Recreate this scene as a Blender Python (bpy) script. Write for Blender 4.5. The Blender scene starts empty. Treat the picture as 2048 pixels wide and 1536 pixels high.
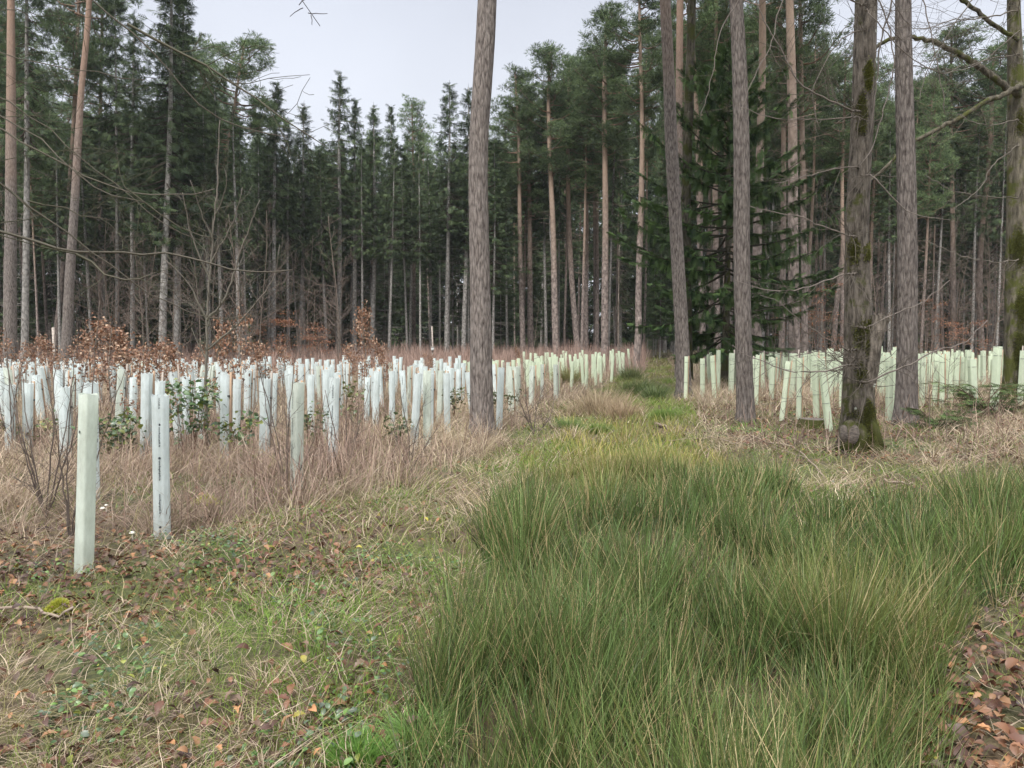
import bpy, math, random
import numpy as np
from mathutils import Vector, Matrix

# ------------------------------------------------------------------ camera, sky, sun, exposure
S = bpy.context.scene
F = 1518.0            # focal length in pixels of the 2048 px wide photograph
PITCH = math.atan(93.0 / F)
EYE = 1.6
cd = bpy.data.cameras.new('camera'); cam = bpy.data.objects.new('camera', cd)
S.collection.objects.link(cam); S.camera = cam
cd.sensor_width = 36.0; cd.lens = F / 2048 * 36.0
cd.clip_start = 0.05; cd.clip_end = 2000
cam.location = (0, 0, EYE); cam.rotation_euler = (math.radians(90) - PITCH, 0, 0)

SUN_EL, SUN_ROT = math.radians(50), math.radians(200)
w = bpy.data.worlds.new('World'); S.world = w; w.use_nodes = True
nt = w.node_tree; nt.nodes.clear()
def N_(nt, t, **k):
    n = nt.nodes.new(t)
    for a, b in k.items(): setattr(n, a, b)
    return n
out = N_(nt, 'ShaderNodeOutputWorld'); bg = N_(nt, 'ShaderNodeBackground')
sky = N_(nt, 'ShaderNodeTexSky', sky_type='NISHITA', sun_disc=False)
sky.sun_elevation = SUN_EL; sky.sun_rotation = SUN_ROT; sky.dust_density = 3.0
tc = N_(nt, 'ShaderNodeTexCoord'); sep = N_(nt, 'ShaderNodeSeparateXYZ')
rmp = N_(nt, 'ShaderNodeValToRGB')
e = rmp.color_ramp.elements
e[0].position = 0.0;  e[0].color = (0.315, 0.328, 0.348, 1)
e[1].position = 1.0;  e[1].color = (1.08, 1.08, 1.09, 1)
for p, c in ((0.12, (0.300, 0.314, 0.338)), (0.32, (0.256, 0.268, 0.298)), (0.44, (0.218, 0.230, 0.262)), (0.54, (0.33, 0.34, 0.36)), (0.72, (0.93, 0.94, 0.95))):
    q = rmp.color_ramp.elements.new(p); q.color = (*c, 1)
cl = N_(nt, 'ShaderNodeTexNoise'); cl.inputs['Scale'].default_value = 2.2; cl.inputs['Detail'].default_value = 3
clm = N_(nt, 'ShaderNodeMapRange'); clm.inputs['To Min'].default_value = 13.4; clm.inputs['To Max'].default_value = 16.2
clm.inputs['From Min'].default_value = 0.3; clm.inputs['From Max'].default_value = 0.7
vm = N_(nt, 'ShaderNodeVectorMath', operation='SCALE')
mx = N_(nt, 'ShaderNodeMix', data_type='RGBA'); mx.inputs['Factor'].default_value = 0.965
L = nt.links.new
L(tc.outputs['Generated'], sep.inputs[0]); L(sep.outputs['Z'], rmp.inputs[0])
L(tc.outputs['Generated'], cl.inputs['Vector']); L(cl.outputs['Fac'], clm.inputs['Value'])
L(rmp.outputs[0], vm.inputs[0]); L(clm.outputs[0], vm.inputs['Scale'])
L(sky.outputs[0], mx.inputs['A']); L(vm.outputs[0], mx.inputs['B'])
L(mx.outputs['Result'], bg.inputs['Color']); bg.inputs['Strength'].default_value = 0.09
L(bg.outputs[0], out.inputs[0])

sl = bpy.data.lights.new('sun', 'SUN'); sl.energy = 1.5; sl.angle = math.radians(18); sl.color = (1, 0.97, 0.92)
so = bpy.data.objects.new('sun', sl); S.collection.objects.link(so)
sdir = Vector((math.sin(SUN_ROT) * math.cos(SUN_EL), math.cos(SUN_ROT) * math.cos(SUN_EL), math.sin(SUN_EL)))
so.rotation_euler = sdir.to_track_quat('Z', 'Y').to_euler(); so.location = (0, -10, 30)
S.view_settings.view_transform = 'Standard'; S.view_settings.look = 'None'
S.view_settings.exposure = 1.25; S.view_settings.gamma = 1.0
try:
    S.cycles.max_bounces = 6; S.cycles.diffuse_bounces = 4; S.cycles.transmission_bounces = 4
    S.cycles.use_adaptive_sampling = True
except Exception: pass

# ------------------------------------------------------------------ helpers
rs = np.random.RandomState(7)
R = np.random.RandomState
def sm(a, b, x):
    t = np.clip((np.asarray(x, float) - a) / (b - a), 0, 1); return t * t * (3 - 2 * t)
_w = R(3); _K = _w.uniform(-1, 1, (14, 2)); _P = _w.uniform(0, 6.28, 14)
def noise(x, y, s=1.0, o=0):
    """smooth noise in about -1..1"""
    v = 0
    for i in range(7):
        k = _K[(i + o) % 14] * 2.6 / s
        v = v + np.sin(k[0] * x + k[1] * y + _P[(i + o) % 14] + 1.3 * np.sin(k[1] * x * .6 - k[0] * y * .6 + i))
    return v / 3.6
def hz(x, y):
    x = np.asarray(x, float); y = np.asarray(y, float)
    h = 0.035 * noise(x, y, 1.1) + 0.02 * noise(x, y, .45, 5) * (np.abs(y) < 14)
    lf = 1 - sm(-1.0, 2.5, x - .12 * y)
    h = h - lf * (.12 * sm(8, 12, y) + .28 * sm(12, 30, y)) * (1 - sm(38, 60, y))
    h = h + 0.16 * sm(3.4, 9, x) * sm(5, 10, y) * (1 - sm(17, 26, y))
    h = h - 0.25 * sm(18, 28, y) * (1 - lf) * (1 - sm(40, 62, y))
    h = h + .10 * np.exp(-((x + 1.1) ** 2 / 1.2 + (y - 3.4) ** 2 / 1.0))
    return h
cp, sp = math.cos(PITCH), math.sin(PITCH)
def ray(u, v):
    a = (u - 1024) / F; b = (768 - v) / F
    return a, cp + b * sp, -sp + b * cp          # x, y, z of the direction
def P(u, v, d):
    a, y, z = ray(u, v); t = d / y
    return np.array([a * t, d, EYE + z * t])
def G(u, v):
    """ground point seen at pixel (u, v)"""
    a, y, z = ray(u, v); t = .5
    while t < 400:
        if EYE + z * t < float(hz(a * t, y * t)): break
        t += .02 + t * .004
    return np.array([a * t, y * t, float(hz(a * t, y * t))])
def Gd(u, d):
    a, y, z = ray(u, 700); x = a * d / y
    return np.array([x, d, float(hz(x, d))])
def uv_of(x, y, z=0.0):
    zz = z - EYE; fw = y * cp - zz * sp; up = y * sp + zz * cp
    fw = np.maximum(fw, .05)
    return 1024 + F * x / fw, 768 - F * up / fw
def inpoly(u, v, poly):
    c = np.zeros(u.shape, bool); n = len(poly); j = n - 1
    for i in range(n):
        xi, yi = poly[i]; xj, yj = poly[j]
        if yi != yj:
            c ^= ((yi > v) != (yj > v)) & (u < (xj - xi) * (v - yi) / (yj - yi) + xi)
        j = i
    return c

class MB:
    def __init__(s): s.V = []; s.Q = []; s.T = []; s.C = []; s.n = 0
    def add(s, V, Q=None, T=None, C=None):
        V = np.asarray(V, np.float32).reshape(-1, 3)
        if Q is not None and len(Q): s.Q.append(np.asarray(Q, np.int32).reshape(-1, 4) + s.n)
        if T is not None and len(T): s.T.append(np.asarray(T, np.int32).reshape(-1, 3) + s.n)
        C = np.ones((len(V), 3), np.float32) if C is None else np.broadcast_to(np.asarray(C, np.float32), (len(V), 3))
        s.C.append(C); s.V.append(V); s.n += len(V)
    def merge(s, o, M=None, t=None, tint=1.0):
        V = np.concatenate(o.V)
        if M is not None: V = V @ np.asarray(M, np.float32).T
        if t is not None: V = V + np.asarray(t, np.float32)
        Q = np.concatenate(o.Q) if o.Q else None; T = np.concatenate(o.T) if o.T else None
        s.add(V, Q, T, np.concatenate(o.C) * tint)
    def mesh(s, name, mat, origin=(0, 0, 0), smooth=False):
        V = np.concatenate(s.V) - np.asarray(origin, np.float32)
        me = bpy.data.meshes.new(name)
        Q = np.concatenate(s.Q) if s.Q else np.zeros((0, 4), np.int32)
        T = np.concatenate(s.T) if s.T else np.zeros((0, 3), np.int32)
        me.vertices.add(len(V)); me.vertices.foreach_set('co', V.astype(np.float32).ravel())
        li = np.concatenate([Q.ravel(), T.ravel()]).astype(np.int32)
        me.loops.add(len(li)); me.loops.foreach_set('vertex_index', li)
        ls = np.concatenate([np.arange(len(Q)) * 4, len(Q) * 4 + np.arange(len(T)) * 3]).astype(np.int32)
        me.polygons.add(len(ls)); me.polygons.foreach_set('loop_start', ls)
        a = me.attributes.new('Col', 'FLOAT_COLOR', 'POINT')
        C = np.concatenate(s.C); a.data.foreach_set('color', np.hstack([C, np.ones((len(C), 1), np.float32)]).astype(np.float32).ravel())
        if smooth: me.polygons.foreach_set('use_smooth', np.ones(len(ls), bool))
        me.update(calc_edges=True)
        for m in (mat if isinstance(mat, (list, tuple)) else [mat]): me.materials.append(m)
        return me
def link(name, data, parent=None, loc=(0, 0, 0)):
    o = bpy.data.objects.new(name, data); S.collection.objects.link(o)
    o.location = loc
    if parent is not None: o.parent = parent
    return o
def tag(o, label=None, cat=None, group=None, kind=None):
    for k, v in (('label', label), ('category', cat), ('group', group), ('kind', kind)):
        if v: o[k] = v
    return o
def thing(name, loc, label, cat, group=None, rz=0.0):
    o = link(name, None, None, tuple(float(c) for c in loc)); o.empty_display_size = .2
    o.rotation_euler = (0, 0, rz); return tag(o, label, cat, group)

def sweep(mb, pts, rad, sides=5, c0=(1, 1, 1), c1=None, cap=True, bump=0.0, rng=None, flat=1.0):
    pts = np.asarray(pts, float); n = len(pts); rad = np.broadcast_to(np.asarray(rad, float), (n,))
    tg = np.gradient(pts, axis=0); tg /= np.linalg.norm(tg, axis=1)[:, None] + 1e-9
    ref = np.array([1.0, 0, 0]) if abs(tg[0][0]) < .8 else np.array([0, 0, 1.0])
    b1 = np.cross(tg, ref); b1 /= np.linalg.norm(b1, axis=1)[:, None] + 1e-9
    b2 = np.cross(tg, b1)
    th = np.arange(sides) / sides * 2 * math.pi
    rr = np.repeat(rad[:, None], sides, 1)
    if bump and rng is not None: rr = rr * (1 + bump * rng.uniform(-1, 1, rr.shape))
    V = pts[:, None, :] + rr[..., None] * (np.cos(th)[None, :, None] * b1[:, None, :] + flat * np.sin(th)[None, :, None] * b2[:, None, :])
    i = np.arange(n - 1)[:, None] * sides; k = np.arange(sides)[None, :]; k2 = (k + 1) % sides
    Q = np.stack([i + k, i + k2, i + sides + k2, i + sides + k], -1).reshape(-1, 4)
    c0 = np.asarray(c0, float); c1 = c0 if c1 is None else np.asarray(c1, float)
    t = np.linspace(0, 1, n)[:, None, None]
    C = np.broadcast_to(c0 * (1 - t) + c1 * t, (n, sides, 3)).reshape(-1, 3)
    V = V.reshape(-1, 3); T = None
    if cap:
        V = np.vstack([V, pts[-1] + tg[-1] * rad[-1] * .3]); C = np.vstack([C, c1])
        b = (n - 1) * sides; T = np.stack([b + np.arange(sides), b + (np.arange(sides) + 1) % sides, np.full(sides, n * sides)], -1)
    mb.add(V, Q, T, C)

def blades(mb, base, Ln, wd, phi0, bend, az, segs, c0, c1, kink=0.0, rng=rs, taper=.85):
    n = len(base); t = (np.arange(segs) + .5) / segs
    f = lambda a: np.broadcast_to(np.asarray(a, float), (n,))
    Ln, wd, phi0, bend, az = map(f, (Ln, wd, phi0, bend, az))
    phi = phi0[:, None] + bend[:, None] * t[None] + kink * rng.uniform(-1, 1, (n, segs))
    azk = az[:, None] + kink * 1.5 * rng.uniform(-1, 1, (n, segs))
    ds = (Ln / segs)[:, None]
    X = np.zeros((n, segs + 1, 3))
    X[:, 1:, 0] = np.cumsum(np.sin(phi) * np.cos(azk) * ds, 1)
    X[:, 1:, 1] = np.cumsum(np.sin(phi) * np.sin(azk) * ds, 1)
    X[:, 1:, 2] = np.cumsum(np.cos(phi) * ds, 1)
    X += np.asarray(base)[:, None, :]
    sa = rng.uniform(0, 6.28, n) * .5 + az
    sd = np.stack([-np.sin(sa), np.cos(sa), np.zeros(n)], -1)
    tt = np.arange(segs + 1) / segs
    W = wd[:, None] * .5 * (1 - taper * tt[None] ** 1.5)
    A = X - sd[:, None, :] * W[..., None]; B = X + sd[:, None, :] * W[..., None]
    V = np.stack([A, B], 2).reshape(-1, 3)
    i = (np.arange(n) * (segs + 1) * 2)[:, None] + np.arange(segs)[None] * 2
    Q = np.stack([i, i + 1, i + 3, i + 2], -1).reshape(-1, 4)
    c0 = np.broadcast_to(c0, (n, 3)); c1 = np.broadcast_to(c1, (n, 3))
    C = c0[:, None, :] * (1 - tt[None, :, None]) + c1[:, None, :] * tt[None, :, None]
    C = np.repeat(C, 2, 1).reshape(-1, 3)
    mb.add(V, Q, None, C)

def rotm(n, rng, tilt=1.57, az=None):
    """n random frames: azimuth any, tilt up to the given angle"""
    a = rng.uniform(0, 6.283, n) if az is None else az
    b = rng.uniform(-tilt, tilt, n); c = rng.uniform(-tilt, tilt, n)
    ca, sa, cb, sb, cc, sc = np.cos(a), np.sin(a), np.cos(b), np.sin(b), np.cos(c), np.sin(c)
    z = np.zeros(n); o = np.ones(n)
    Rz = np.stack([ca, -sa, z, sa, ca, z, z, z, o], -1).reshape(-1, 3, 3)
    Ry = np.stack([cb, z, sb, z, o, z, -sb, z, cb], -1).reshape(-1, 3, 3)
    Rx = np.stack([o, z, z, z, cc, -sc, z, sc, cc], -1).reshape(-1, 3, 3)
    return Rz @ Ry @ Rx
def scatter(mb, tv, tq, M, T, C, tt=None):
    """copies of a template (tv, tq) into ONE mesh"""
    n = len(T); k = len(tv)
    V = np.einsum('nij,kj->nki', M, np.asarray(tv, float)) + np.asarray(T)[:, None, :]
    off = (np.arange(n) * k)[:, None, None]
    Q = None if tq is None else (np.asarray(tq)[None] + off).reshape(-1, 4)
    Tr = None if tt is None else (np.asarray(tt)[None] + off).reshape(-1, 3)
    mb.add(V.reshape(-1, 3), Q, Tr, np.repeat(np.broadcast_to(C, (n, 3)), k, 0))

# ------------------------------------------------------------------ materials
def new_mat(name):
    m = bpy.data.materials.new(name); m.use_nodes = True; m.node_tree.nodes.clear(); return m, m.node_tree
def leaf_mat(name, trans=.3, gloss=.04, rough=.45, var=.25, gain=1.0):
    m, t = new_mat(name); l = t.links.new
    o = N_(t, 'ShaderNodeOutputMaterial'); at = N_(t, 'ShaderNodeAttribute', attribute_name='Col')
    oi = N_(t, 'ShaderNodeObjectInfo'); mr = N_(t, 'ShaderNodeMapRange')
    mr.inputs['To Min'].default_value = (1 - var) * gain; mr.inputs['To Max'].default_value = (1 + var) * gain
    hs = N_(t, 'ShaderNodeHueSaturation'); l(oi.outputs['Random'], mr.inputs[0]); l(mr.outputs[0], hs.inputs['Value'])
    l(at.outputs['Color'], hs.inputs['Color'])
    d = N_(t, 'ShaderNodeBsdfDiffuse'); tr = N_(t, 'ShaderNodeBsdfTranslucent'); g = N_(t, 'ShaderNodeBsdfGlossy')
    g.inputs['Roughness'].default_value = rough
    m1 = N_(t, 'ShaderNodeMixShader'); m1.inputs[0].default_value = trans
    m2 = N_(t, 'ShaderNodeMixShader'); m2.inputs[0].default_value = gloss
    l(hs.outputs[0], d.inputs[0]); l(hs.outputs[0], tr.inputs[0])
    l(d.outputs[0], m1.inputs[1]); l(tr.outputs[0], m1.inputs[2])
    l(m1.outputs[0], m2.inputs[1]); l(g.outputs[0], m2.inputs[2]); l(m2.outputs[0], o.inputs[0])
    return m
M_needle = leaf_mat('needles', .15, .02, .5, .25)
M_fir = leaf_mat('fir_needles', .15, .02, .5, .0)
M_grass = leaf_mat('grass_blades', .35, .03, .5, .0)
M_litter = leaf_mat('dead_leaves', .15, .04, .5, .0)
M_leaf = leaf_mat('live_leaves', .25, .07, .4, .15)
M_twig = leaf_mat('twigs', .0, .02, .6, .15)

def bark(name, c_dark, c_mid, c_light, top=None, z0=5., z1=11., moss=0., lichen=0., sx=9., sz=1.6, bump=.6, col2=None, plates=True):
    m, t = new_mat(name); l = t.links.new
    o = N_(t, 'ShaderNodeOutputMaterial'); p = N_(t, 'ShaderNodeBsdfPrincipled')
    p.inputs['Roughness'].default_value = .9
    try: p.inputs['Specular IOR Level'].default_value = .15
    except Exception: pass
    tc = N_(t, 'ShaderNodeTexCoord'); mp = N_(t, 'ShaderNodeMapping'); mp.inputs['Scale'].default_value = (sx, sx, sz)
    l(tc.outputs['Object'], mp.inputs[0])
    no = N_(t, 'ShaderNodeTexNoise'); no.inputs['Scale'].default_value = 1.6; no.inputs['Detail'].default_value = 6; no.inputs['Roughness'].default_value = .65
    mixv = N_(t, 'ShaderNodeMix', data_type='VECTOR'); mixv.inputs['Factor'].default_value = .25
    l(mp.outputs[0], no.inputs['Vector']); l(mp.outputs[0], mixv.inputs['A']); l(no.outputs['Color'], mixv.inputs['B'])
    vo = N_(t, 'ShaderNodeTexVoronoi', feature='DISTANCE_TO_EDGE'); vo.inputs['Scale'].default_value = 1.3
    l(mixv.outputs['Result'], vo.inputs['Vector'])
    cr = N_(t, 'ShaderNodeValToRGB'); E = cr.color_ramp.elements
    E[0].position = .0; E[0].color = (*c_dark, 1); E[1].position = .22; E[1].color = (*c_mid, 1)
    l(vo.outputs['Distance'], cr.inputs[0])
    nr = N_(t, 'ShaderNodeValToRGB'); E = nr.color_ramp.elements
    E[0].position = .35; E[0].color = (*c_dark, 1); E[1].position = .68; E[1].color = (*c_light, 1)
    l(no.outputs['Fac'], nr.inputs[0])
    mx = N_(t, 'ShaderNodeMix', data_type='RGBA'); mx.inputs['Factor'].default_value = .5 if plates else .85
    l(cr.outputs[0], mx.inputs['A']); l(nr.outputs[0], mx.inputs['B'])
    cur = mx.outputs['Result']
    big = N_(t, 'ShaderNodeTexNoise'); big.inputs['Scale'].default_value = .9; big.inputs['Detail'].default_value = 4; l(tc.outputs['Object'], big.inputs['Vector'])
    if top is not None:
        sz_ = N_(t, 'ShaderNodeSeparateXYZ'); l(tc.outputs['Object'], sz_.inputs[0])
        ad = N_(t, 'ShaderNodeMath', operation='MULTIPLY_ADD'); ad.inputs[1].default_value = 6.0; l(big.outputs['Fac'], ad.inputs[0]); l(sz_.outputs['Z'], ad.inputs[2])
        mr = N_(t, 'ShaderNodeMapRange'); mr.inputs['From Min'].default_value = z0 + 3; mr.inputs['From Max'].default_value = z1 + 3; l(ad.outputs[0], mr.inputs[0])
        tn = N_(t, 'ShaderNodeMix', data_type='RGBA', blend_type='MIX')
        tm = N_(t, 'ShaderNodeMix', data_type='RGBA'); tm.inputs['A'].default_value = (top[0] * .5, top[1] * .5, top[2] * .5, 1); tm.inputs['B'].default_value = (top[0] * 1.25, top[1] * 1.25, top[2] * 1.25, 1)
        l(no.outputs['Fac'], tm.inputs['Factor'])
        l(mr.outputs[0], tn.inputs['Factor']); l(cur, tn.inputs['A']); l(tm.outputs['Result'], tn.inputs['B']); cur = tn.outputs['Result']
    if moss:
        mn = N_(t, 'ShaderNodeTexNoise'); mn.inputs['Scale'].default_value = 2.3; mn.inputs['Detail'].default_value = 5; mn.inputs['Roughness'].default_value = .7
        l(tc.outputs['Object'], mn.inputs['Vector'])
        mr2 = N_(t, 'ShaderNodeValToRGB'); E = mr2.color_ramp.elements
        E[0].position = .62 - moss * .2; E[0].color = (0, 0, 0, 1); E[1].position = .70 - moss * .2; E[1].color = (1, 1, 1, 1)
        sz2 = N_(t, 'ShaderNodeSeparateXYZ'); l(tc.outputs['Object'], sz2.inputs[0])
        zr = N_(t, 'ShaderNodeMapRange'); zr.inputs['From Min'].default_value = 1.2; zr.inputs['From Max'].default_value = 0.; zr.inputs['To Max'].default_value = .16; l(sz2.outputs['Z'], zr.inputs[0])
        za = N_(t, 'ShaderNodeMath', operation='ADD'); l(mn.outputs['Fac'], za.inputs[0]); l(zr.outputs[0], za.inputs[1]); l(za.outputs[0], mr2.inputs[0])
        mm = N_(t, 'ShaderNodeMix', data_type='RGBA'); mc = N_(t, 'ShaderNodeMix', data_type='RGBA')
        mc.inputs['A'].default_value = (.025, .030, .010, 1); mc.inputs['B'].default_value = (.10, .105, .028, 1); l(no.outputs['Fac'], mc.inputs['Factor'])
        l(mr2.outputs[0], mm.inputs['Factor']); l(cur, mm.inputs['A']); l(mc.outputs['Result'], mm.inputs['B']); cur = mm.outputs['Result']
    if lichen:
        vn = N_(t, 'ShaderNodeTexVoronoi'); vn.inputs['Scale'].default_value = 2.4; l(tc.outputs['Object'], vn.inputs['Vector'])
        lr = N_(t, 'ShaderNodeValToRGB'); E = lr.color_ramp.elements
        E[0].position = lichen * .8; E[0].color = (1, 1, 1, 1); E[1].position = lichen; E[1].color = (0, 0, 0, 1); l(vn.outputs['Distance'], lr.inputs[0])
        lm = N_(t, 'ShaderNodeMix', data_type='RGBA'); lm.inputs['B'].default_value = (.42, .44, .38, 1); l(lr.outputs[0], lm.inputs['Factor']); l(cur, lm.inputs['A']); cur = lm.outputs['Result']
    oi = N_(t, 'ShaderNodeObjectInfo'); vr = N_(t, 'ShaderNodeMapRange'); vr.inputs['To Min'].default_value = .8; vr.inputs['To Max'].default_value = 1.2
    hs = N_(t, 'ShaderNodeHueSaturation'); l(oi.outputs['Random'], vr.inputs[0]); l(vr.outputs[0], hs.inputs['Value']); l(cur, hs.inputs['Color'])
    l(hs.outputs[0], p.inputs['Base Color'])
    bp = N_(t, 'ShaderNodeBump'); bp.inputs['Strength'].default_value = bump; bp.inputs['Distance'].default_value = .03
    hm = N_(t, 'ShaderNodeMath', operation='ADD'); l(no.outputs['Fac'], hm.inputs[0]); l(vo.outputs['Distance'], hm.inputs[1])
    l(hm.outputs[0], bp.inputs['Height']); l(bp.outputs[0], p.inputs['Normal']); l(p.outputs[0], o.inputs[0])
    return m
M_pine = bark('pine_bark', (.04, .031, .028), (.19, .160, .143), (.32, .285, .26), top=(.30, .205, .155), z0=8, z1=16, sx=19, sz=4.2, bump=1.0)
M_pine_far = bark('far_pine_bark', (.07, .055, .05), (.29, .235, .21), (.40, .335, .30), top=(.32, .235, .18), z0=6, z1=14, sx=6, sz=2.5, bump=.3)
M_spruce = bark('spruce_bark', (.10, .092, .085), (.34, .32, .295), (.52, .50, .47), sx=6, sz=3, bump=.3)
M_beech = bark('beech_bark', (.03, .025, .02), (.14, .118, .095), (.25, .215, .18), moss=.30, lichen=.07, sx=14, sz=3.2, plates=False, bump=1.0)
M_mossy = bark('mossy_bark', (.03, .026, .02), (.10, .085, .065), (.18, .16, .12), moss=.62, lichen=.05, sx=9, sz=2, plates=False)
M_dead = bark('dead_wood', (.06, .045, .035), (.20, .155, .13), (.34, .29, .25), sx=12, sz=2, plates=False, bump=.3)

def simple(name, rgb, rough=.8, var=.25, scale=20, stretch=(1, 1, 1), bump=.1):
    m, t = new_mat(name); l = t.links.new
    o = N_(t, 'ShaderNodeOutputMaterial'); p = N_(t, 'ShaderNodeBsdfPrincipled'); p.inputs['Roughness'].default_value = rough
    tc = N_(t, 'ShaderNodeTexCoord'); mp = N_(t, 'ShaderNodeMapping'); mp.inputs['Scale'].default_value = stretch; l(tc.outputs['Object'], mp.inputs[0])
    no = N_(t, 'ShaderNodeTexNoise'); no.inputs['Scale'].default_value = scale; no.inputs['Detail'].default_value = 5; l(mp.outputs[0], no.inputs['Vector'])
    cr = N_(t, 'ShaderNodeValToRGB'); E = cr.color_ramp.elements
    E[0].position = .3; E[0].color = (*[c * (1 - var) for c in rgb], 1); E[1].position = .7; E[1].color = (*[min(1, c * (1 + var)) for c in rgb], 1)
    l(no.outputs['Fac'], cr.inputs[0]); l(cr.outputs[0], p.inputs['Base Color'])
    bp = N_(t, 'ShaderNodeBump'); bp.inputs['Strength'].default_value = bump; l(no.outputs['Fac'], bp.inputs['Height']); l(bp.outputs[0], p.inputs['Normal'])
    l(p.outputs[0], o.inputs[0]); return m
M_stake = simple('stake_wood', (.36, .25, .17), .85, .35, 14, (1, 1, .15))
M_stake_old = simple('weathered_stake', (.33, .29, .25), .9, .3, 14, (1, 1, .15))
M_tie = simple('tie_plastic', (.05, .05, .05), .5, .1)
M_print = simple('print_ink', (.035, .04, .05), .6, .3, 60)
M_white = simple('white_paint', (.75, .76, .74), .6, .08, 8)
M_scar = simple('healed_scar', (.12, .10, .085), .9, .6, 22, (1, 1, 3), .5)
M_cut = simple('cut_wood', (.36, .31, .27), .9, .35, 9, (1, 1, 3), .3)
M_mush = simple('mushroom', (.78, .74, .66), .6, .1)

def sleeve_mat(name, rgb, trans, dirt):
    m, t = new_mat(name); l = t.links.new
    o = N_(t, 'ShaderNodeOutputMaterial'); tc = N_(t, 'ShaderNodeTexCoord')
    mp = N_(t, 'ShaderNodeMapping'); mp.inputs['Scale'].default_value = (1, 1, .45); l(tc.outputs['Object'], mp.inputs[0])
    oi = N_(t, 'ShaderNodeObjectInfo'); va = N_(t, 'ShaderNodeVectorMath', operation='ADD'); cx = N_(t, 'ShaderNodeCombineXYZ')
    ml = N_(t, 'ShaderNodeMath', operation='MULTIPLY'); ml.inputs[1].default_value = 40; l(oi.outputs['Random'], ml.inputs[0]); l(ml.outputs[0], cx.inputs[0])
    l(mp.outputs[0], va.inputs[0]); l(cx.outputs[0], va.inputs[1])
    no = N_(t, 'ShaderNodeTexNoise'); no.inputs['Scale'].default_value = 11; no.inputs['Detail'].default_value = 6; no.inputs['Roughness'].default_value = .7; l(va.outputs[0], no.inputs['Vector'])
    cr = N_(t, 'ShaderNodeValToRGB'); E = cr.color_ramp.elements
    E[0].position = .36; E[0].color = (0, 0, 0, 1); E[1].position = .75; E[1].color = (dirt, dirt, dirt, 1); l(no.outputs['Fac'], cr.inputs[0])
    mx = N_(t, 'ShaderNodeMix', data_type='RGBA'); mx.inputs['A'].default_value = (*rgb, 1); mx.inputs['B'].default_value = (.25, .27, .20, 1)
    l(cr.outputs[0], mx.inputs['Factor'])
    hs = N_(t, 'ShaderNodeHueSaturation'); vr = N_(t, 'ShaderNodeMapRange'); vr.inputs['To Min'].default_value = .86; vr.inputs['To Max'].default_value = 1.04
    l(oi.outputs['Random'], vr.inputs[0]); l(vr.outputs[0], hs.inputs['Value']); l(mx.outputs['Result'], hs.inputs['Color'])
    d = N_(t, 'ShaderNodeBsdfDiffuse'); tr = N_(t, 'ShaderNodeBsdfTranslucent'); g = N_(t, 'ShaderNodeBsdfGlossy'); g.inputs['Roughness'].default_value = .35
    l(hs.outputs[0], d.inputs[0]); l(hs.outputs[0], tr.inputs[0])
    a = N_(t, 'ShaderNodeMixShader'); a.inputs[0].default_value = trans; l(d.outputs[0], a.inputs[1]); l(tr.outputs[0], a.inputs[2])
    b = N_(t, 'ShaderNodeMixShader'); b.inputs[0].default_value = .05; l(a.outputs[0], b.inputs[1]); l(g.outputs[0], b.inputs[2]); l(b.outputs[0], o.inputs[0])
    return m
M_sleeve_w = sleeve_mat('white_sleeve', (.83, .90, .90), .38, .38)
M_sleeve_g = sleeve_mat('green_sleeve', (.76, .84, .66), .35, .25)
M_sleeve_p = sleeve_mat('pale_green_sleeve', (.78, .84, .76), .35, .5)

LAND = [(20, 'thick left-edge pine'), (150, 'orange-topped leaning pine at left'), (330, 'bulky big spruce at left'), (430, 'strongly leaning pine'), (555, 'narrow-tipped spruce left of the sky gap'),
        (680, 'open pointed spruce'), (745, 'blunt spruce above the orange oak'), (830, 'small greyish pine'), (893, 'spiky-topped spruce'), (960, 'central pine trunk'), (1046, 'pale straight pine'), (1113, 'pinkish pine over the middle tubes'),
        (1170, 'curved pine over the centre tubes'), (1210, 'tall orange pine left of the path'), (1277, 'thin orange pine crossed by fir'), (1350, 'orange front pine leaning left'), (1440, 'dark fir'), (1487, 'thick straight front pine'), (1555, 'pale pine behind the tubes'),
        (1595, 'orange-topped pine at right'), (1715, 'mossy broadleaf tree'), (1812, 'rough grey front pine'), (1908, 'fluffy crowned pine'), (1970, 'bent pink pine'), (2034, 'right edge trunk')]
ORD = 'nearest second third fourth fifth sixth seventh eighth ninth tenth eleventh twelfth thirteenth fourteenth fifteenth sixteenth seventeenth eighteenth nineteenth twentieth twenty-first twenty-second twenty-third twenty-fourth twenty-fifth twenty-sixth twenty-seventh twenty-eighth'.split()
def single_out(items, what, rel):
    """items: (object, u, depth); label each by its rank in depth beside the nearest landmark"""
    bins = {}
    for o, u, d in items:
        k = min(range(len(LAND)), key=lambda i: abs(LAND[i][0] - u)); side = 'left' if u < LAND[k][0] else 'right'
        bins.setdefault((k, side), []).append((d, o))
    for (k, side), L_ in bins.items():
        for n, (d, o) in enumerate(sorted(L_, key=lambda q: q[0])):
            od = ORD[min(n, len(ORD) - 1)]; od = od if n == 0 else od + ' nearest'
            o['label'] = '%s, %s, %s %s of %s' % (what, od, rel, side, LAND[k][1])
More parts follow.
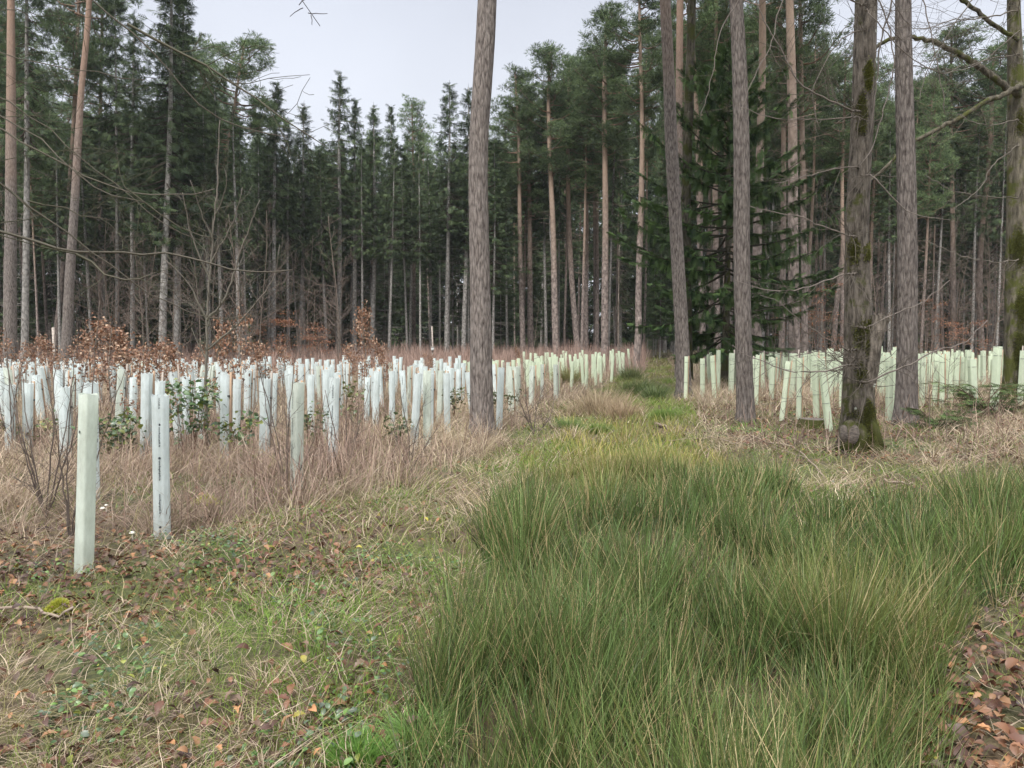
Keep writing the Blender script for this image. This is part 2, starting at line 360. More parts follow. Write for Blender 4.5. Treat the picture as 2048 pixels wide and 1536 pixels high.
# ------------------------------------------------------------------ ground
def ground():
    def axis(lo, hi, fine_lo, fine_hi, step, grow):
        a = list(np.arange(fine_lo, fine_hi, step)); s = step; v = a[-1]
        while v < hi: s *= grow; v += s; a.append(v)
        s = step; v = a[0]
        while v > lo: s *= grow; v -= s; a.insert(0, v)
        return np.array(a)
    xs = axis(-280, 280, -6, 8, .12, 1.07); ys = axis(-120, 380, 0, 14, .12, 1.05)
    X, Y = np.meshgrid(xs, ys); Z = hz(X, Y)
    nx, ny = len(xs), len(ys); i = np.arange(ny - 1)[:, None] * nx + np.arange(nx - 1)[None]
    Q = np.stack([i, i + 1, i + nx + 1, i + nx], -1).reshape(-1, 4)
    m, t = new_mat('forest_floor'); l = t.links.new
    o = N_(t, 'ShaderNodeOutputMaterial'); p = N_(t, 'ShaderNodeBsdfPrincipled'); p.inputs['Roughness'].default_value = .95
    tc = N_(t, 'ShaderNodeTexCoord')
    n1 = N_(t, 'ShaderNodeTexNoise'); n1.inputs['Scale'].default_value = .7; n1.inputs['Detail'].default_value = 5
    n2 = N_(t, 'ShaderNodeTexNoise'); n2.inputs['Scale'].default_value = 14; n2.inputs['Detail'].default_value = 8; n2.inputs['Roughness'].default_value = .7
    for n in (n1, n2): l(tc.outputs['Object'], n.inputs['Vector'])
    c1 = N_(t, 'ShaderNodeValToRGB'); E = c1.color_ramp.elements
    E[0].position = .3; E[0].color = (.035, .024, .015, 1); E[1].position = .72; E[1].color = (.20, .145, .085, 1)
    q = E.new(.5); q.color = (.085, .055, .034, 1); l(n2.outputs['Fac'], c1.inputs[0])
    c2 = N_(t, 'ShaderNodeValToRGB'); E = c2.color_ramp.elements
    E[0].position = .3; E[0].color = (.03, .035, .012, 1); E[1].position = .72; E[1].color = (.12, .14, .04, 1); l(n2.outputs['Fac'], c2.inputs[0])
    f = N_(t, 'ShaderNodeValToRGB'); E = f.color_ramp.elements; E[0].position = .45; E[0].color = (0, 0, 0, 1); E[1].position = .6; E[1].color = (1, 1, 1, 1); l(n1.outputs['Fac'], f.inputs[0])
    mx = N_(t, 'ShaderNodeMix', data_type='RGBA'); l(f.outputs[0], mx.inputs['Factor']); l(c1.outputs[0], mx.inputs['A']); l(c2.outputs[0], mx.inputs['B'])
    l(mx.outputs['Result'], p.inputs['Base Color'])
    bp = N_(t, 'ShaderNodeBump'); bp.inputs['Strength'].default_value = .8; bp.inputs['Distance'].default_value = .04; l(n2.outputs['Fac'], bp.inputs['Height']); l(bp.outputs[0], p.inputs['Normal'])
    l(p.outputs[0], o.inputs[0])
    mb = MB(); mb.add(np.stack([X, Y, Z], -1), Q)
    tag(link('ground', mb.mesh('ground', m, smooth=True)), kind='structure')
ground()

# ------------------------------------------------------------------ conifer prototypes
def blade_fan(n_side, l_side, w):
    """a feathery spray along +X made of thin blades"""
    V = []; Q = []
    def bl(p, a, ln, dz):
        d = np.array([math.cos(a), math.sin(a), 0]); s = np.array([-d[1], d[0], 0]); k = len(V)
        p = np.array(p); e = p + d * ln + np.array([0, 0, dz])
        V.extend([p - s * w * .5, p + s * w * .5, e + s * w * .22, e - s * w * .22]); Q.append([k, k + 1, k + 2, k + 3])
    bl((0, 0, 0), 0, 1, -.08)
    for i in range(n_side):
        x = .12 + .7 * i / max(1, n_side - 1)
        for sg in (-1, 1): bl((x, 0, -.02), sg * math.radians(48), l_side * (1 - .5 * x), -.1)
    return np.array(V), np.array(Q)
def frame(dx, roll):
    """frames whose X axis is dx (n,3)"""
    dx = dx / (np.linalg.norm(dx, axis=1)[:, None] + 1e-9)
    up = np.array([0, 0, 1.0]); y = np.cross(np.broadcast_to(up, dx.shape), dx); y /= np.linalg.norm(y, axis=1)[:, None] + 1e-6
    z = np.cross(dx, y); c, s = np.cos(roll)[:, None], np.sin(roll)[:, None]
    return np.stack([dx, y * c + z * s, -y * s + z * c], -1)

def conifer_crown(seed, H, cb, prof, step, nb, spray, spw, nside, c_in, c_out, droop=.5, hang=.3, wood=(.07, .05, .04), gap=.15, lsp=.22, fan_l=.6, jit=8, rise=42):
    """whorled branches; prof(f) = branch length at height fraction f of the crown"""
    r = R(seed); mb = MB(); D = []; T = []; Sx = []; C = []
    z = cb
    while z < H - .1:
        f = (z - cb) / (H - cb); n = max(3, int(nb * (1 - .35 * f)))
        a0 = r.uniform(0, 6.28)
        for k in range(n):
            if r.rand() < gap: continue
            Lb = prof(f) * r.uniform(.6, 1.15); a = a0 + k * 6.283 / n + r.uniform(-.35, .35)
            el = math.radians(-22 * (1 - f) * droop * 2 + rise * f + r.uniform(-jit, jit)); zz = z + r.uniform(-.5, .5) * step
            m = max(3, int(Lb / lsp)); s = np.linspace(0, 1, m + 1)
            x = s * Lb * math.cos(el); zc = zz + s * Lb * math.sin(el) - droop * Lb * .35 * s * (1 - s) * 1.6 + .12 * Lb * s ** 3
            pts = np.stack([x * math.cos(a), x * math.sin(a), zc], -1)
            sweep(mb, pts[::2] if m > 4 else pts, np.linspace(.022 + .006 * Lb, .006, len(pts[::2] if m > 4 else pts)), 3, wood, cap=False)
            tg = np.gradient(pts, axis=0)
            for j in range(1, m + 1):
                t = s[j]
                if t < .18 + .25 * (1 - f) * r.rand(): continue
                q = int(2 + r.rand() * 2)
                for _ in range(q):
                    sg = r.choice([-1, 1]); aa = math.radians(r.uniform(15, 65)) * sg if t < .95 else r.uniform(-.4, .4)
                    d = tg[j] / np.linalg.norm(tg[j]); ca, sa = math.cos(aa), math.sin(aa)
                    dd = np.array([d[0] * ca - d[1] * sa, d[0] * sa + d[1] * ca, d[2] - .15])
                    if r.rand() < hang: dd = np.array([dd[0] * .35, dd[1] * .35, -1.0])
                    D.append(dd); T.append(pts[j] + r.uniform(-.05, .05, 3)); Sx.append(spray * r.uniform(.6, 1.2) * (.65 + .5 * (1 - t)))
                    w_ = r.rand() ** 1.3; C.append(np.array(c_in) * (1 - w_) + np.array(c_out) * w_)
        z += step * r.uniform(.8, 1.2)
    # leader
    sweep(mb, [(0, 0, H - 1.2), (0, 0, H + .35)], [.03, .008], 3, c_in)
    for q in range(7):
        D.append(np.array([r.uniform(-.7, .7), r.uniform(-.7, .7), 1.])); T.append(np.array([0, 0, H - r.uniform(0, .7)])); Sx.append(spray * .5); C.append(np.array(c_in))
    tv, tq = blade_fan(nside, fan_l, spw)
    D = np.array(D); M = frame(D, r.uniform(-1.0, 1.0, len(D))) * np.array(Sx)[:, None, None]
    scatter(mb, tv, tq, M, np.array(T), np.array(C))
    return mb
def dead_twigs(seed, z0, z1, n, lmax, rad, c=(.22, .19, .17), droop=.2):
    r = R(seed); mb = MB()
    for i in range(n):
        z = r.uniform(z0, z1); a = r.uniform(0, 6.28); Lb = lmax * r.uniform(.15, 1) ** 1.5; x = np.linspace(0, Lb, 4)
        k = r.uniform(-.2, .25)
        pts = np.stack([x * math.cos(a + .0), x * math.sin(a), z + k * x - droop * x * x / lmax], -1)
        pts[:, :2] += r.uniform(-.03, .03, (4, 2)) * x[:, None]
        sweep(mb, pts, np.linspace(rad, rad * .3, 4), 3, c)
        if Lb > .6:
            for q in range(int(2 + Lb * 1.5)):
                t = r.uniform(.3, 1); p0 = np.array([np.interp(t * Lb, x, pts[:, k_]) for k_ in range(3)]); b = a + r.choice([-1, 1]) * r.uniform(.5, 1.1)
                l2 = Lb * r.uniform(.15, .4)
                sweep(mb, [p0, p0 + np.array([math.cos(b), math.sin(b), r.uniform(-.5, .3)]) * l2], [rad * .5, rad * .25], 3, c)
    return mb
def trunk_mb(seed, H, r0, r1, wob=.1, sides=9, step=.7, bump=.05):
    r = R(seed); mb = MB(); n = int(H / step) + 2; z = np.linspace(-.3, H, n); t = z / H
    ph = r.uniform(0, 6.28, 4)
    x = wob * (np.sin(t * 3.1 + ph[0]) + .4 * np.sin(t * 8 + ph[1]) - math.sin(ph[0]) - .4 * math.sin(ph[1])); y = wob * (np.sin(t * 2.7 + ph[2]) + .4 * np.sin(t * 7 + ph[3]) - math.sin(ph[2]) - .4 * math.sin(ph[3]))
    f = np.clip((1 - t), 0, 1); x = x * np.clip(1 - t ** 4, 0, 1); y = y * np.clip(1 - t ** 4, 0, 1)
    rad = r1 + (r0 - r1) * f ** .8 + r0 * .45 * np.exp(-np.clip(z, 0, 9) / .25)
    sweep(mb, np.stack([x, y, z], -1), rad, sides, bump=bump, rng=r)
    return mb

def pine_crown(seed, H, cb, Rm, dens=1.0, c0=(.05, .08, .042), c1=(.19, .255, .115), asym=0.):
    """loose clumps of needle tufts at the ends of crooked limbs"""
    r = R(seed); mb = MB(); CT = []; CR = []
    nl = int((H - cb) * 4.4)
    for i in range(nl):
        f = (i + r.rand()) / nl; z = cb + (H - cb) * f; Lb = Rm * (math.sin(min(1, .2 + f * 1.1) * 2.6) ** .7 if f < .9 else .35) * r.uniform(.45, 1.15)
        a = r.uniform(0, 6.28); rise = r.uniform(.05, .5) + .5 * f
        m = 5; s = np.linspace(0, 1, m)
        pts = np.stack([s * Lb * math.cos(a), s * Lb * math.sin(a), z + Lb * rise * s ** 1.5 - .1 * Lb * np.sin(s * 3.1)], -1)
        pts[1:] += r.uniform(-.12, .12, (m - 1, 3)) * Lb * .5
        sweep(mb, pts, np.linspace(.035 + .01 * Lb, .012, m), 4, (.30, .19, .13), (.15, .11, .09))
        for j in range(int((2.6 + Lb * 2.2) * dens)):
            t = r.uniform(.45, 1.08); p0 = np.array([np.interp(min(t, 1) * (m - 1), np.arange(m), pts[:, q]) for q in range(3)])
            p1 = p0 + r.uniform(-1, 1, 3) * np.array([.6, .6, .3]) + np.array([0, 0, .15])
            sweep(mb, [p0, p1], [.013, .006], 3, (.16, .12, .09))
            CT.append(p1); CR.append(r.uniform(.26, .52))
    CT = np.array(CT); CR = np.array(CR); k = int(30 * dens)
    T = np.repeat(CT, k, 0); rr = np.repeat(CR, k); d = r.normal(size=(len(T), 3)); d /= np.linalg.norm(d, axis=1)[:, None]
    d[:, 2] = d[:, 2] * .7 + .12
    T = T + d * (rr * r.uniform(.35, 1.0, len(T)))[:, None] * np.array([1.15, 1.15, .6])
    w_ = r.rand(len(T))[:, None]; C = np.array(c0) * (1 - w_) + np.array(c1) * w_
    C = C * np.repeat(r.uniform(.75, 1.25, len(CT)), k)[:, None]
    D = d + r.normal(size=d.shape) * .45 + np.array([0, 0, .35])
    tv = []; tq = []
    for q in range(4):
        a = q * 1.57 + .4; e = np.array([1, .45 * math.cos(a), .45 * math.sin(a)]); sd = np.array([0, -math.sin(a), math.cos(a)]) * .10; kk = len(tv)
        tv += [-sd * .6, sd * .6, e + sd * .3, e - sd * .3]; tq.append([kk, kk + 1, kk + 2, kk + 3])
    M = frame(D, r.uniform(0, 6, len(D))) * (r.uniform(.14, .26, len(D)))[:, None, None]
    scatter(mb, np.array(tv), np.array(tq), M, T, C)
    return mb

SPR_IN, SPR_OUT = (.028, .046, .026), (.12, .165, .07)
SP = []     # spruce prototypes 24 m tall
for i, (cbf, Rm, gp) in enumerate(((.44, 2.2, .08), (.55, 2.0, .1), (.34, 2.3, .12), (.50, 2.5, .25), (.20, 2.2, .15))):
    H = 24.; cb = H * cbf
    prof = (lambda Rm: lambda f: Rm * 1.12 * (1 - f) ** 1.05 * min(1, .5 + f * 3) + .12)(Rm)
    cr = conifer_crown(20 + i, H, cb, prof, .40, 7, .50, .085, 4, SPR_IN, SPR_OUT, droop=.75, hang=.48, gap=gp, lsp=.24, rise=16)
    SP.append((cbf, trunk_mb(40 + i, H, .16, .02, .06).mesh('spruce_trunk_mesh', M_spruce, smooth=True),
               cr.mesh('spruce_crown_mesh', M_needle),
               dead_twigs(60 + i, 2.0, cb + 2, 95, 1.5, .013).mesh('dead_branch_mesh', M_twig)))
PN = []
for i, (cbf, Rm, wob) in enumerate(((.60, 2.3, .09), (.68, 2.1, .14), (.52, 2.2, .07), (.62, 2.8, .2))):
    H = 25.; cb = H * cbf
    PN.append((cbf, trunk_mb(140 + i, H, .17, .05, wob).mesh('pine_trunk_mesh', M_pine_far, smooth=True),
               pine_crown(160 + i, H, cb, Rm).mesh('pine_crown_mesh', M_needle),
               dead_twigs(180 + i, H * .3, cb + 1, 26, 1.6, .018, (.20, .15, .12), -.1).mesh('dead_branch_mesh', M_twig)))

def conifer(kind, loc, H, r0, var, label, group=None, lean=(0, 0), wide=1.0, rz=0., name=None):
    pr = (SP if kind == 'spruce' else PN)[var]; H0 = 24. if kind == 'spruce' else 25.; b0 = .16 if kind == 'spruce' else .17
    o = thing(name or (kind + '_tree'), loc, label, 'tree', group, rz)
    o.rotation_euler = (lean[1], lean[0], 0)
    s = H / H0
    for nm, me, sc in (('trunk', pr[1], r0 / b0), ('crown', pr[2], wide), ('dead_branches', pr[3], max(.8, wide))):
        c = link(nm, me, o); c.scale = (sc, sc, s); c.rotation_euler = (0, 0, rz)
    return o

# ---- named mid-distance trees: kind, variant, u of the base, d, u shift of the top, v of the top, trunk px, crown width factor, label
MID = [
 ('spruce', 3, 47, 39, 10, -180, 15, 1.0, 'grey-stemmed spruce just right of the thick pine by the left edge'),
 ('pine', 3, 105, 48, 55, -150, 12, 1.0, 'thin reddish pine leaning right behind the tall orange-topped pine at left'),
 ('spruce', 2, 322, 43, 22, -110, 16, 1.5, 'big dark spruce with bulky crown and pale stem, tallest on the left side'),
 ('spruce', 0, 352, 45, 14, -40, 14, 1.25, 'spruce whose pale stem runs close beside the bulky big spruce at left'),
 ('spruce', 1, 263, 46, 6, 30, 10, 1.1, 'slim spruce with stubby pale stem left of the bulky big spruce'),
 ('spruce', 3, 235, 48, -6, -20, 9, 1.1, 'slim spruce second to the left of the bulky big spruce'),
 ('pine', 2, 200, 52, 6, -60, 11, 1.1, 'dark straight pine between the orange-topped pine and slim spruces at left'),
 ('pine', 3, 385, 50, 105, 75, 11, 1.2, 'pine with orange stem leaning strongly right, crown open against the sky'),
 ('spruce', 1, 545, 52, 10, 165, 11, 1.0, 'spruce with narrow tip on the falling skyline left of the sky gap'),
 ('spruce', 0, 600, 55, 8, 205, 9, 1.0, 'short-tipped spruce at the low end of the left skyline'),
 ('spruce', 3, 576, 53, 0, 235, 7, .8, 'thin spruce pole between two narrow-tipped spruces at the left skyline'),
 ('spruce', 3, 677, 56, 3, 145, 12, 1.15, 'open pointed spruce standing highest in the middle of the low skyline'),
 ('spruce', 1, 709, 57, 2, 200, 11, .8, 'narrow spruce close right of the open pointed spruce'),
 ('spruce', 0, 745, 57, 2, 208, 11, .95, 'spruce with blunt top and pale stem above the orange-leaved oak sapling'),
 ('spruce', 1, 778, 60, 4, 212, 8, .75, 'very slim blunt spruce right of the orange-leaved oak sapling'),
 ('pine', 2, 828, 64, -4, 205, 8, .8, 'small greyish pine in the middle of the low skyline'),
 ('spruce', 3, 893, 57, 6, 165, 11, 1.1, 'spruce with tall spiky top left of the big central pine trunk'),
 ('spruce', 0, 927, 58, 10, 172, 11, 1.0, 'spruce half hidden by the left side of the central pine trunk'),
 ('pine', 0, 1046, 55, -16, 140, 12, .9, 'pine with pale straight stem, first right of the central trunk'),
 ('pine', 2, 1062, 57, -8, 175, 13, .9, 'brownish pine stem second right of the central trunk'),
 ('pine', 0, 1113, 54, -14, 100, 15, 1.05, 'pine with bright pinkish stem above the middle rows of tubes'),
 ('pine', 3, 1157, 57, -18, 130, 13, 1.0, 'curved pine left of a pair over the centre tubes'),
 ('pine', 2, 1172, 59, -8, 125, 12, .9, 'straight pine right of the curved pine over the centre tubes'),
 ('pine', 1, 1194, 60, 0, 90, 10, .9, 'slim grey pine stem just left of the tall orange one'),
 ('pine', 0, 1210, 52, 4, 28, 16, 1.15, 'tall orange-stemmed pine with full crown left of the path'),
 ('pine', 1, 1277, 46, 2, -20, 14, 1.1, 'tall thin orange pine crossed by the dark fir branches'),
 ('pine', 1, 1408, 42, -40, -210, 13, .9, 'pine whose stem shows orange between the two leaning front pines'),
 ('pine', 2, 1435, 44, 0, -120, 14, .9, 'pale pine stem left of a pair behind the dark fir'),
 ('pine', 0, 1452, 46, 2, -120, 13, .9, 'pale pine stem right of a pair behind the dark fir'),
 ('pine', 1, 1515, 34, -8, -500, 20, 1.0, 'pine trunk close behind the right side of the thick straight front pine'),
 ('pine', 3, 1563, 42, -14, -160, 13, 1.0, 'pale pine stem between front pine and orange-topped pine at right'),
 ('pine', 0, 1592, 31, -14, -620, 23, 1.0, 'orange-topped pine rising from the right hand rows of tubes'),
 ('pine', 2, 1612, 38, -16, -220, 14, .9, 'pinkish pine hugging the right side of the orange-topped pine'),
 ('pine', 3, 1665, 50, 60, 130, 11, 1.0, 'thin pine with wavy top left of the mossy broadleaf tree'),
 ('pine', 1, 1685, 46, 6, 110, 10, .9, 'pale thin pine beside the left edge of the mossy broadleaf trunk'),
 ('pine', 0, 1908, 52, -4, 65, 12, 1.2, 'pine with fluffy crown between the right front trunks'),
 ('pine', 3, 1966, 52, 22, 100, 13, 1.2, 'pine with bent pink stem near the right edge'),
 ('spruce', 2, 1875, 56, 2, 150, 9, 1.1, 'dark spruce behind the fluffy crowned pine at right'),
]
MIDXY = []
for k, (kind, var, u, d, du, vt, wpx, wd, lab) in enumerate(MID):
    b = Gd(u, d); top = P(u + du, vt, d); H = top[2] - b[2]
    lean = math.atan2(top[0] - b[0], H)
    conifer(kind, b - np.array([0, 0, .1]), H, wpx * d / F / 2, var, lab, None, (lean, 0), wd, rz=k * 1.7)
    MIDXY.append(b[:2])
# ---- the rest of the forest
def fill_forest():
    SO = {'pine': [], 'spruce': []}; YS = []
    r = R(11); pts = list(MIDXY); n = 0
    def ok(x, y, m):
        return all((x - a) ** 2 + (y - b) ** 2 > m * m for a, b in pts)
    tries = 0
    while n < 290 and tries < 14000:
        tries += 1
        thin = n < 95; d = 53 + (11 if thin else 46) * r.rand() ** 1.1; u = r.uniform(-260, 2320)
        lim = 53
        if u < 500: d = 41 + (d - 53) * .95; lim = 44
        if u > 1500: d = 46 + (d - 53) * 1.0; lim = 47
        if d < lim: continue
        if 1292 < u < 1345 and d < 80: continue
        x, y, z = Gd(u, d)
        if not ok(x, y, 1.2 if thin else 1.7): continue
        pts.append((x, y)); n += 1
        left = u < 1000
        p_pine = .12 if u < 950 else .62
        if u < 380: p_pine = .3
        kind = 'pine' if r.rand() < p_pine else 'spruce'
        # skyline control
        sk = np.interp(u, [-300, 40, 100, 310, 380, 430, 520, 620, 960, 1080, 1200, 1260, 1600, 1660, 1760, 1850, 2048, 2300],
                          [-150, -60, 190, 200, 60, 110, 190, 240, 235, 165, 95, 0, 0, 130, 170, 130, 110, 60])
        vt = sk + r.uniform(12, 85) + (0 if kind == 'pine' else 12)
        H = P(u, vt, d)[2] - z
        H = min(H, 33); var = r.randint(4)
        if kind == 'spruce' and not thin and r.rand() < .6: var = r.choice([2, 4])
        if thin and kind == 'spruce': var = r.choice([0, 1, 3])
        grp = 'trees of the forest edge, ' + ('left side' if u < 700 else 'middle' if u < 1300 else 'right side')
        lab = {'spruce': 'dark green spruce among many in the forest %s', 'pine': 'grey-green pine with bare stem among many in the forest %s'}[kind] % (
            'left of the low skyline' if u < 600 else 'behind the middle of the clearing' if u < 1300 else 'behind the right hand tubes')
        oo = conifer(kind, (x, y, z - .1), H, r.uniform(.065, .14) if thin else r.uniform(.09, .17), var, lab, grp + ', ' + kind, (r.normal() * .02, r.normal() * .015), r.uniform(.45, .8) if thin else r.uniform(.8, 1.2), rz=r.uniform(0, 6.28)); SO[kind].append((oo, u, d))
    # small shade spruces in the understorey
    lows = SP[4]
    for i in range(64):
        d = r.uniform(54, 90); u = r.uniform(-150, 2250)
        if u < 500: d -= 8
        x, y, z = Gd(u, d); H = r.uniform(8, 17)
        lab = 'young shade spruce standing low under the ' + ('left forest edge' if u < 700 else 'middle forest edge' if u < 1300 else 'right forest edge')
        oo = conifer('spruce', (x, y, z - .1), H, r.uniform(.04, .07), 4, lab, lab.replace('young shade spruce', 'young spruces'), (0, 0), r.uniform(.7, 1.0), rz=r.uniform(0, 6), name='young_spruce'); YS.append((oo, u, d))
    single_out(SO['pine'], 'bare-stemmed forest pine', 'behind and'); single_out(SO['spruce'], 'dark forest spruce', 'behind and'); single_out(YS, 'young spruce', 'behind and')
fill_forest()

def far_wood():
    """the depth of the forest behind: one mass nobody could count"""
    r = R(5); base = conifer_crown(300, 22., .3, lambda f: 2.9 * (1 - f) ** .7 + .2, .9, 5, 1.25, .16, 2, SPR_IN, SPR_OUT, gap=.05, lsp=.6, hang=.4)
    bt = trunk_mb(301, 22, .15, .02, .1, sides=5, step=3)
    mb = MB(); tb = MB()
    for i in range(330):
        d = r.uniform(96, 128); u = r.uniform(-420, 2480); x, y, z = Gd(u, d)
        sk = np.interp(u, [-300, 380, 430, 620, 960, 1200, 1260, 1600, 1700, 2300], [200, 220, 260, 330, 330, 260, 220, 200, 250, 230])
        H = P(u, sk + r.uniform(0, 60), d)[2]; a = r.uniform(0, 6.28); s = H / 22
        M = np.array([[math.cos(a), -math.sin(a), 0], [math.sin(a), math.cos(a), 0], [0, 0, s]]); M[:2] *= 1.25
        mb.merge(base, M, (x, y, z), r.uniform(.8, 1.1))
        tb.merge(bt, M, (x, y, z))
    tag(link('distant_forest', mb.mesh('distant_forest', M_needle)), 'dark depth of spruce forest filling the gaps behind all the trunks', 'forest', kind='stuff')
far_wood()

# ------------------------------------------------------------------ foreground trees (traced trunks at their own distance)
def hero_trunk(name, pts, d, mat, top_h, label, seed, bump=.05, flare=1.25, sides=26, extra=None, crown=None, group=None, ly=0.0):
    b = Gd(pts[0][0], d); r = R(seed)
    W = []
    for (u, v, wpx) in pts: q = P(u, v, d); W.append((q[0], q[1], q[2], wpx * d / F / 2))
    W = np.array(W); W[0, 2] = min(W[0, 2], b[2]); W = W[np.argsort(W[:, 2])]
    # carry on above the frame
    g = (W[-1] - W[-2]) / (W[-1, 2] - W[-2, 2]); hh = np.linspace(W[-1, 2] + 1, b[2] + top_h, 8)
    for h in hh:
        k = h - W[-1, 2]; W = np.vstack([W, [W[-1, 0] + g[0] * .5 * k, W[-1, 1], h, max(.04, W[-1, 3] * (1 - .075 * k))]])
    zz = np.arange(b[2] - .25, b[2] + top_h, .16)
    X = np.interp(zz, W[:, 2], W[:, 0]); Y = np.full(len(zz), d) + ly * (zz - b[2]); rad = np.interp(zz, W[:, 2], W[:, 3])
    ker = np.ones(9) / 9; pad = lambda a: np.convolve(np.pad(a, 4, 'edge'), ker, 'valid')
    X = pad(X); rad = pad(rad); rad = rad * (1 + (flare - 1) * np.exp(-np.clip(zz - b[2], 0, 9) / .22))
    n = len(zz); th = np.arange(sides) / sides * 2 * math.pi
    ph = r.uniform(0, 6.28, 6)
    rr = rad[:, None] * (1 + bump * (.6 * np.sin(2 * th[None] + ph[0] + zz[:, None] * .5) + .4 * np.sin(5 * th[None] + ph[1] - zz[:, None] * .8)
         + .35 * r.uniform(-1, 1, (n, sides))))
    root = np.exp(-np.clip(zz - b[2], 0, 9) / .2)[:, None] * .22 * np.maximum(0, np.sin(4 * th[None] + ph[2]))
    rr = rr * (1 + root)
    V = np.stack([X[:, None] + rr * np.cos(th), Y[:, None] + rr * np.sin(th), np.repeat(zz[:, None], sides, 1)], -1)
    i = np.arange(n - 1)[:, None] * sides; k = np.arange(sides)[None]; k2 = (k + 1) % sides
    Q = np.stack([i + k, i + k2, i + sides + k2, i + sides + k], -1).reshape(-1, 4)
    mb = MB(); mb.add(V, Q)
    o = thing(name, b, label, 'tree', group); link('trunk', mb.mesh('trunk', mat, origin=b, smooth=True), o)
    if crown is not None:
        c = link('crown', PN[crown][2], o); tipz = top_h + 1.0
        c.location = (X[-1] - b[0], Y[-1] - b[1], tipz - 25.); c.scale = (1.25, 1.25, 1)
    return o, b, (X, zz, rad)

hero_trunk('pine_tree', [(965, 862, 47), (962, 700, 44), (960, 560, 41), (956, 400, 40), (955, 300, 38), (962, 200, 39), (970, 100, 38), (975, 0, 37)], 13.0, M_pine, 21,
           'big pine with one bare rough trunk standing alone in the centre', 1, crown=0, flare=1.3)
hero_trunk('pine_tree', [(1369, 800, 29), (1363, 650, 27), (1351, 450, 26), (1343, 300, 25), (1338, 150, 22), (1330, 0, 20)], 20.5, M_pine, 23,
           'pine leaning slightly left with orange upper trunk, in front of the dark fir', 2, crown=1, flare=1.3)
hero_trunk('pine_tree', [(1376, 765, 22), (1373, 600, 20), (1372, 400, 18), (1378, 200, 17), (1384, 0, 16)], 25.0, M_mossy, 24,
           'dark shaded trunk directly behind the leaning orange pine', 3, crown=2)
hero_trunk('pine_tree', [(1492, 838, 35), (1487, 700, 32), (1483, 500, 31), (1484, 300, 30), (1478, 100, 27), (1471, 0, 25)], 14.2, M_pine, 22,
           'thick straight pine with grey lower and orange upper trunk right of the fir', 4, crown=3, flare=1.3)
hero_trunk('pine_tree', [(1812, 848, 41), (1814, 700, 37), (1815, 500, 35), (1812, 300, 34), (1808, 150, 32), (1806, 0, 29)], 13.0, M_pine, 21,
           'rough grey pine trunk just right of the mossy broadleaf tree', 5, crown=1, flare=1.3)
hero_trunk('pine_tree', [(1357, 700, 14), (1358, 400, 14), (1358, 200, 14), (1360, 0, 13)], 33.0, M_pine, 26,
           'orange trunk showing between two front pines above the fir', 6, crown=0)

hero_trunk('pine_tree', [(20, 735, 25), (20, 560, 23), (22, 400, 20), (22, 200, 16), (22, 0, 13)], 36.0, M_pine, 27,
           'thick grey-pink pine trunk nearest the left edge of the clearing', 16, crown=1)
hero_trunk('pine_tree', [(129, 735, 21), (140, 540, 18), (150, 400, 15), (155, 300, 13), (163, 170, 11), (172, 90, 11), (179, 0, 10)], 36.5, M_pine, 27,
           'tall pine with pink lower trunk and orange top, leaning right behind rusty oaks', 17, crown=0)
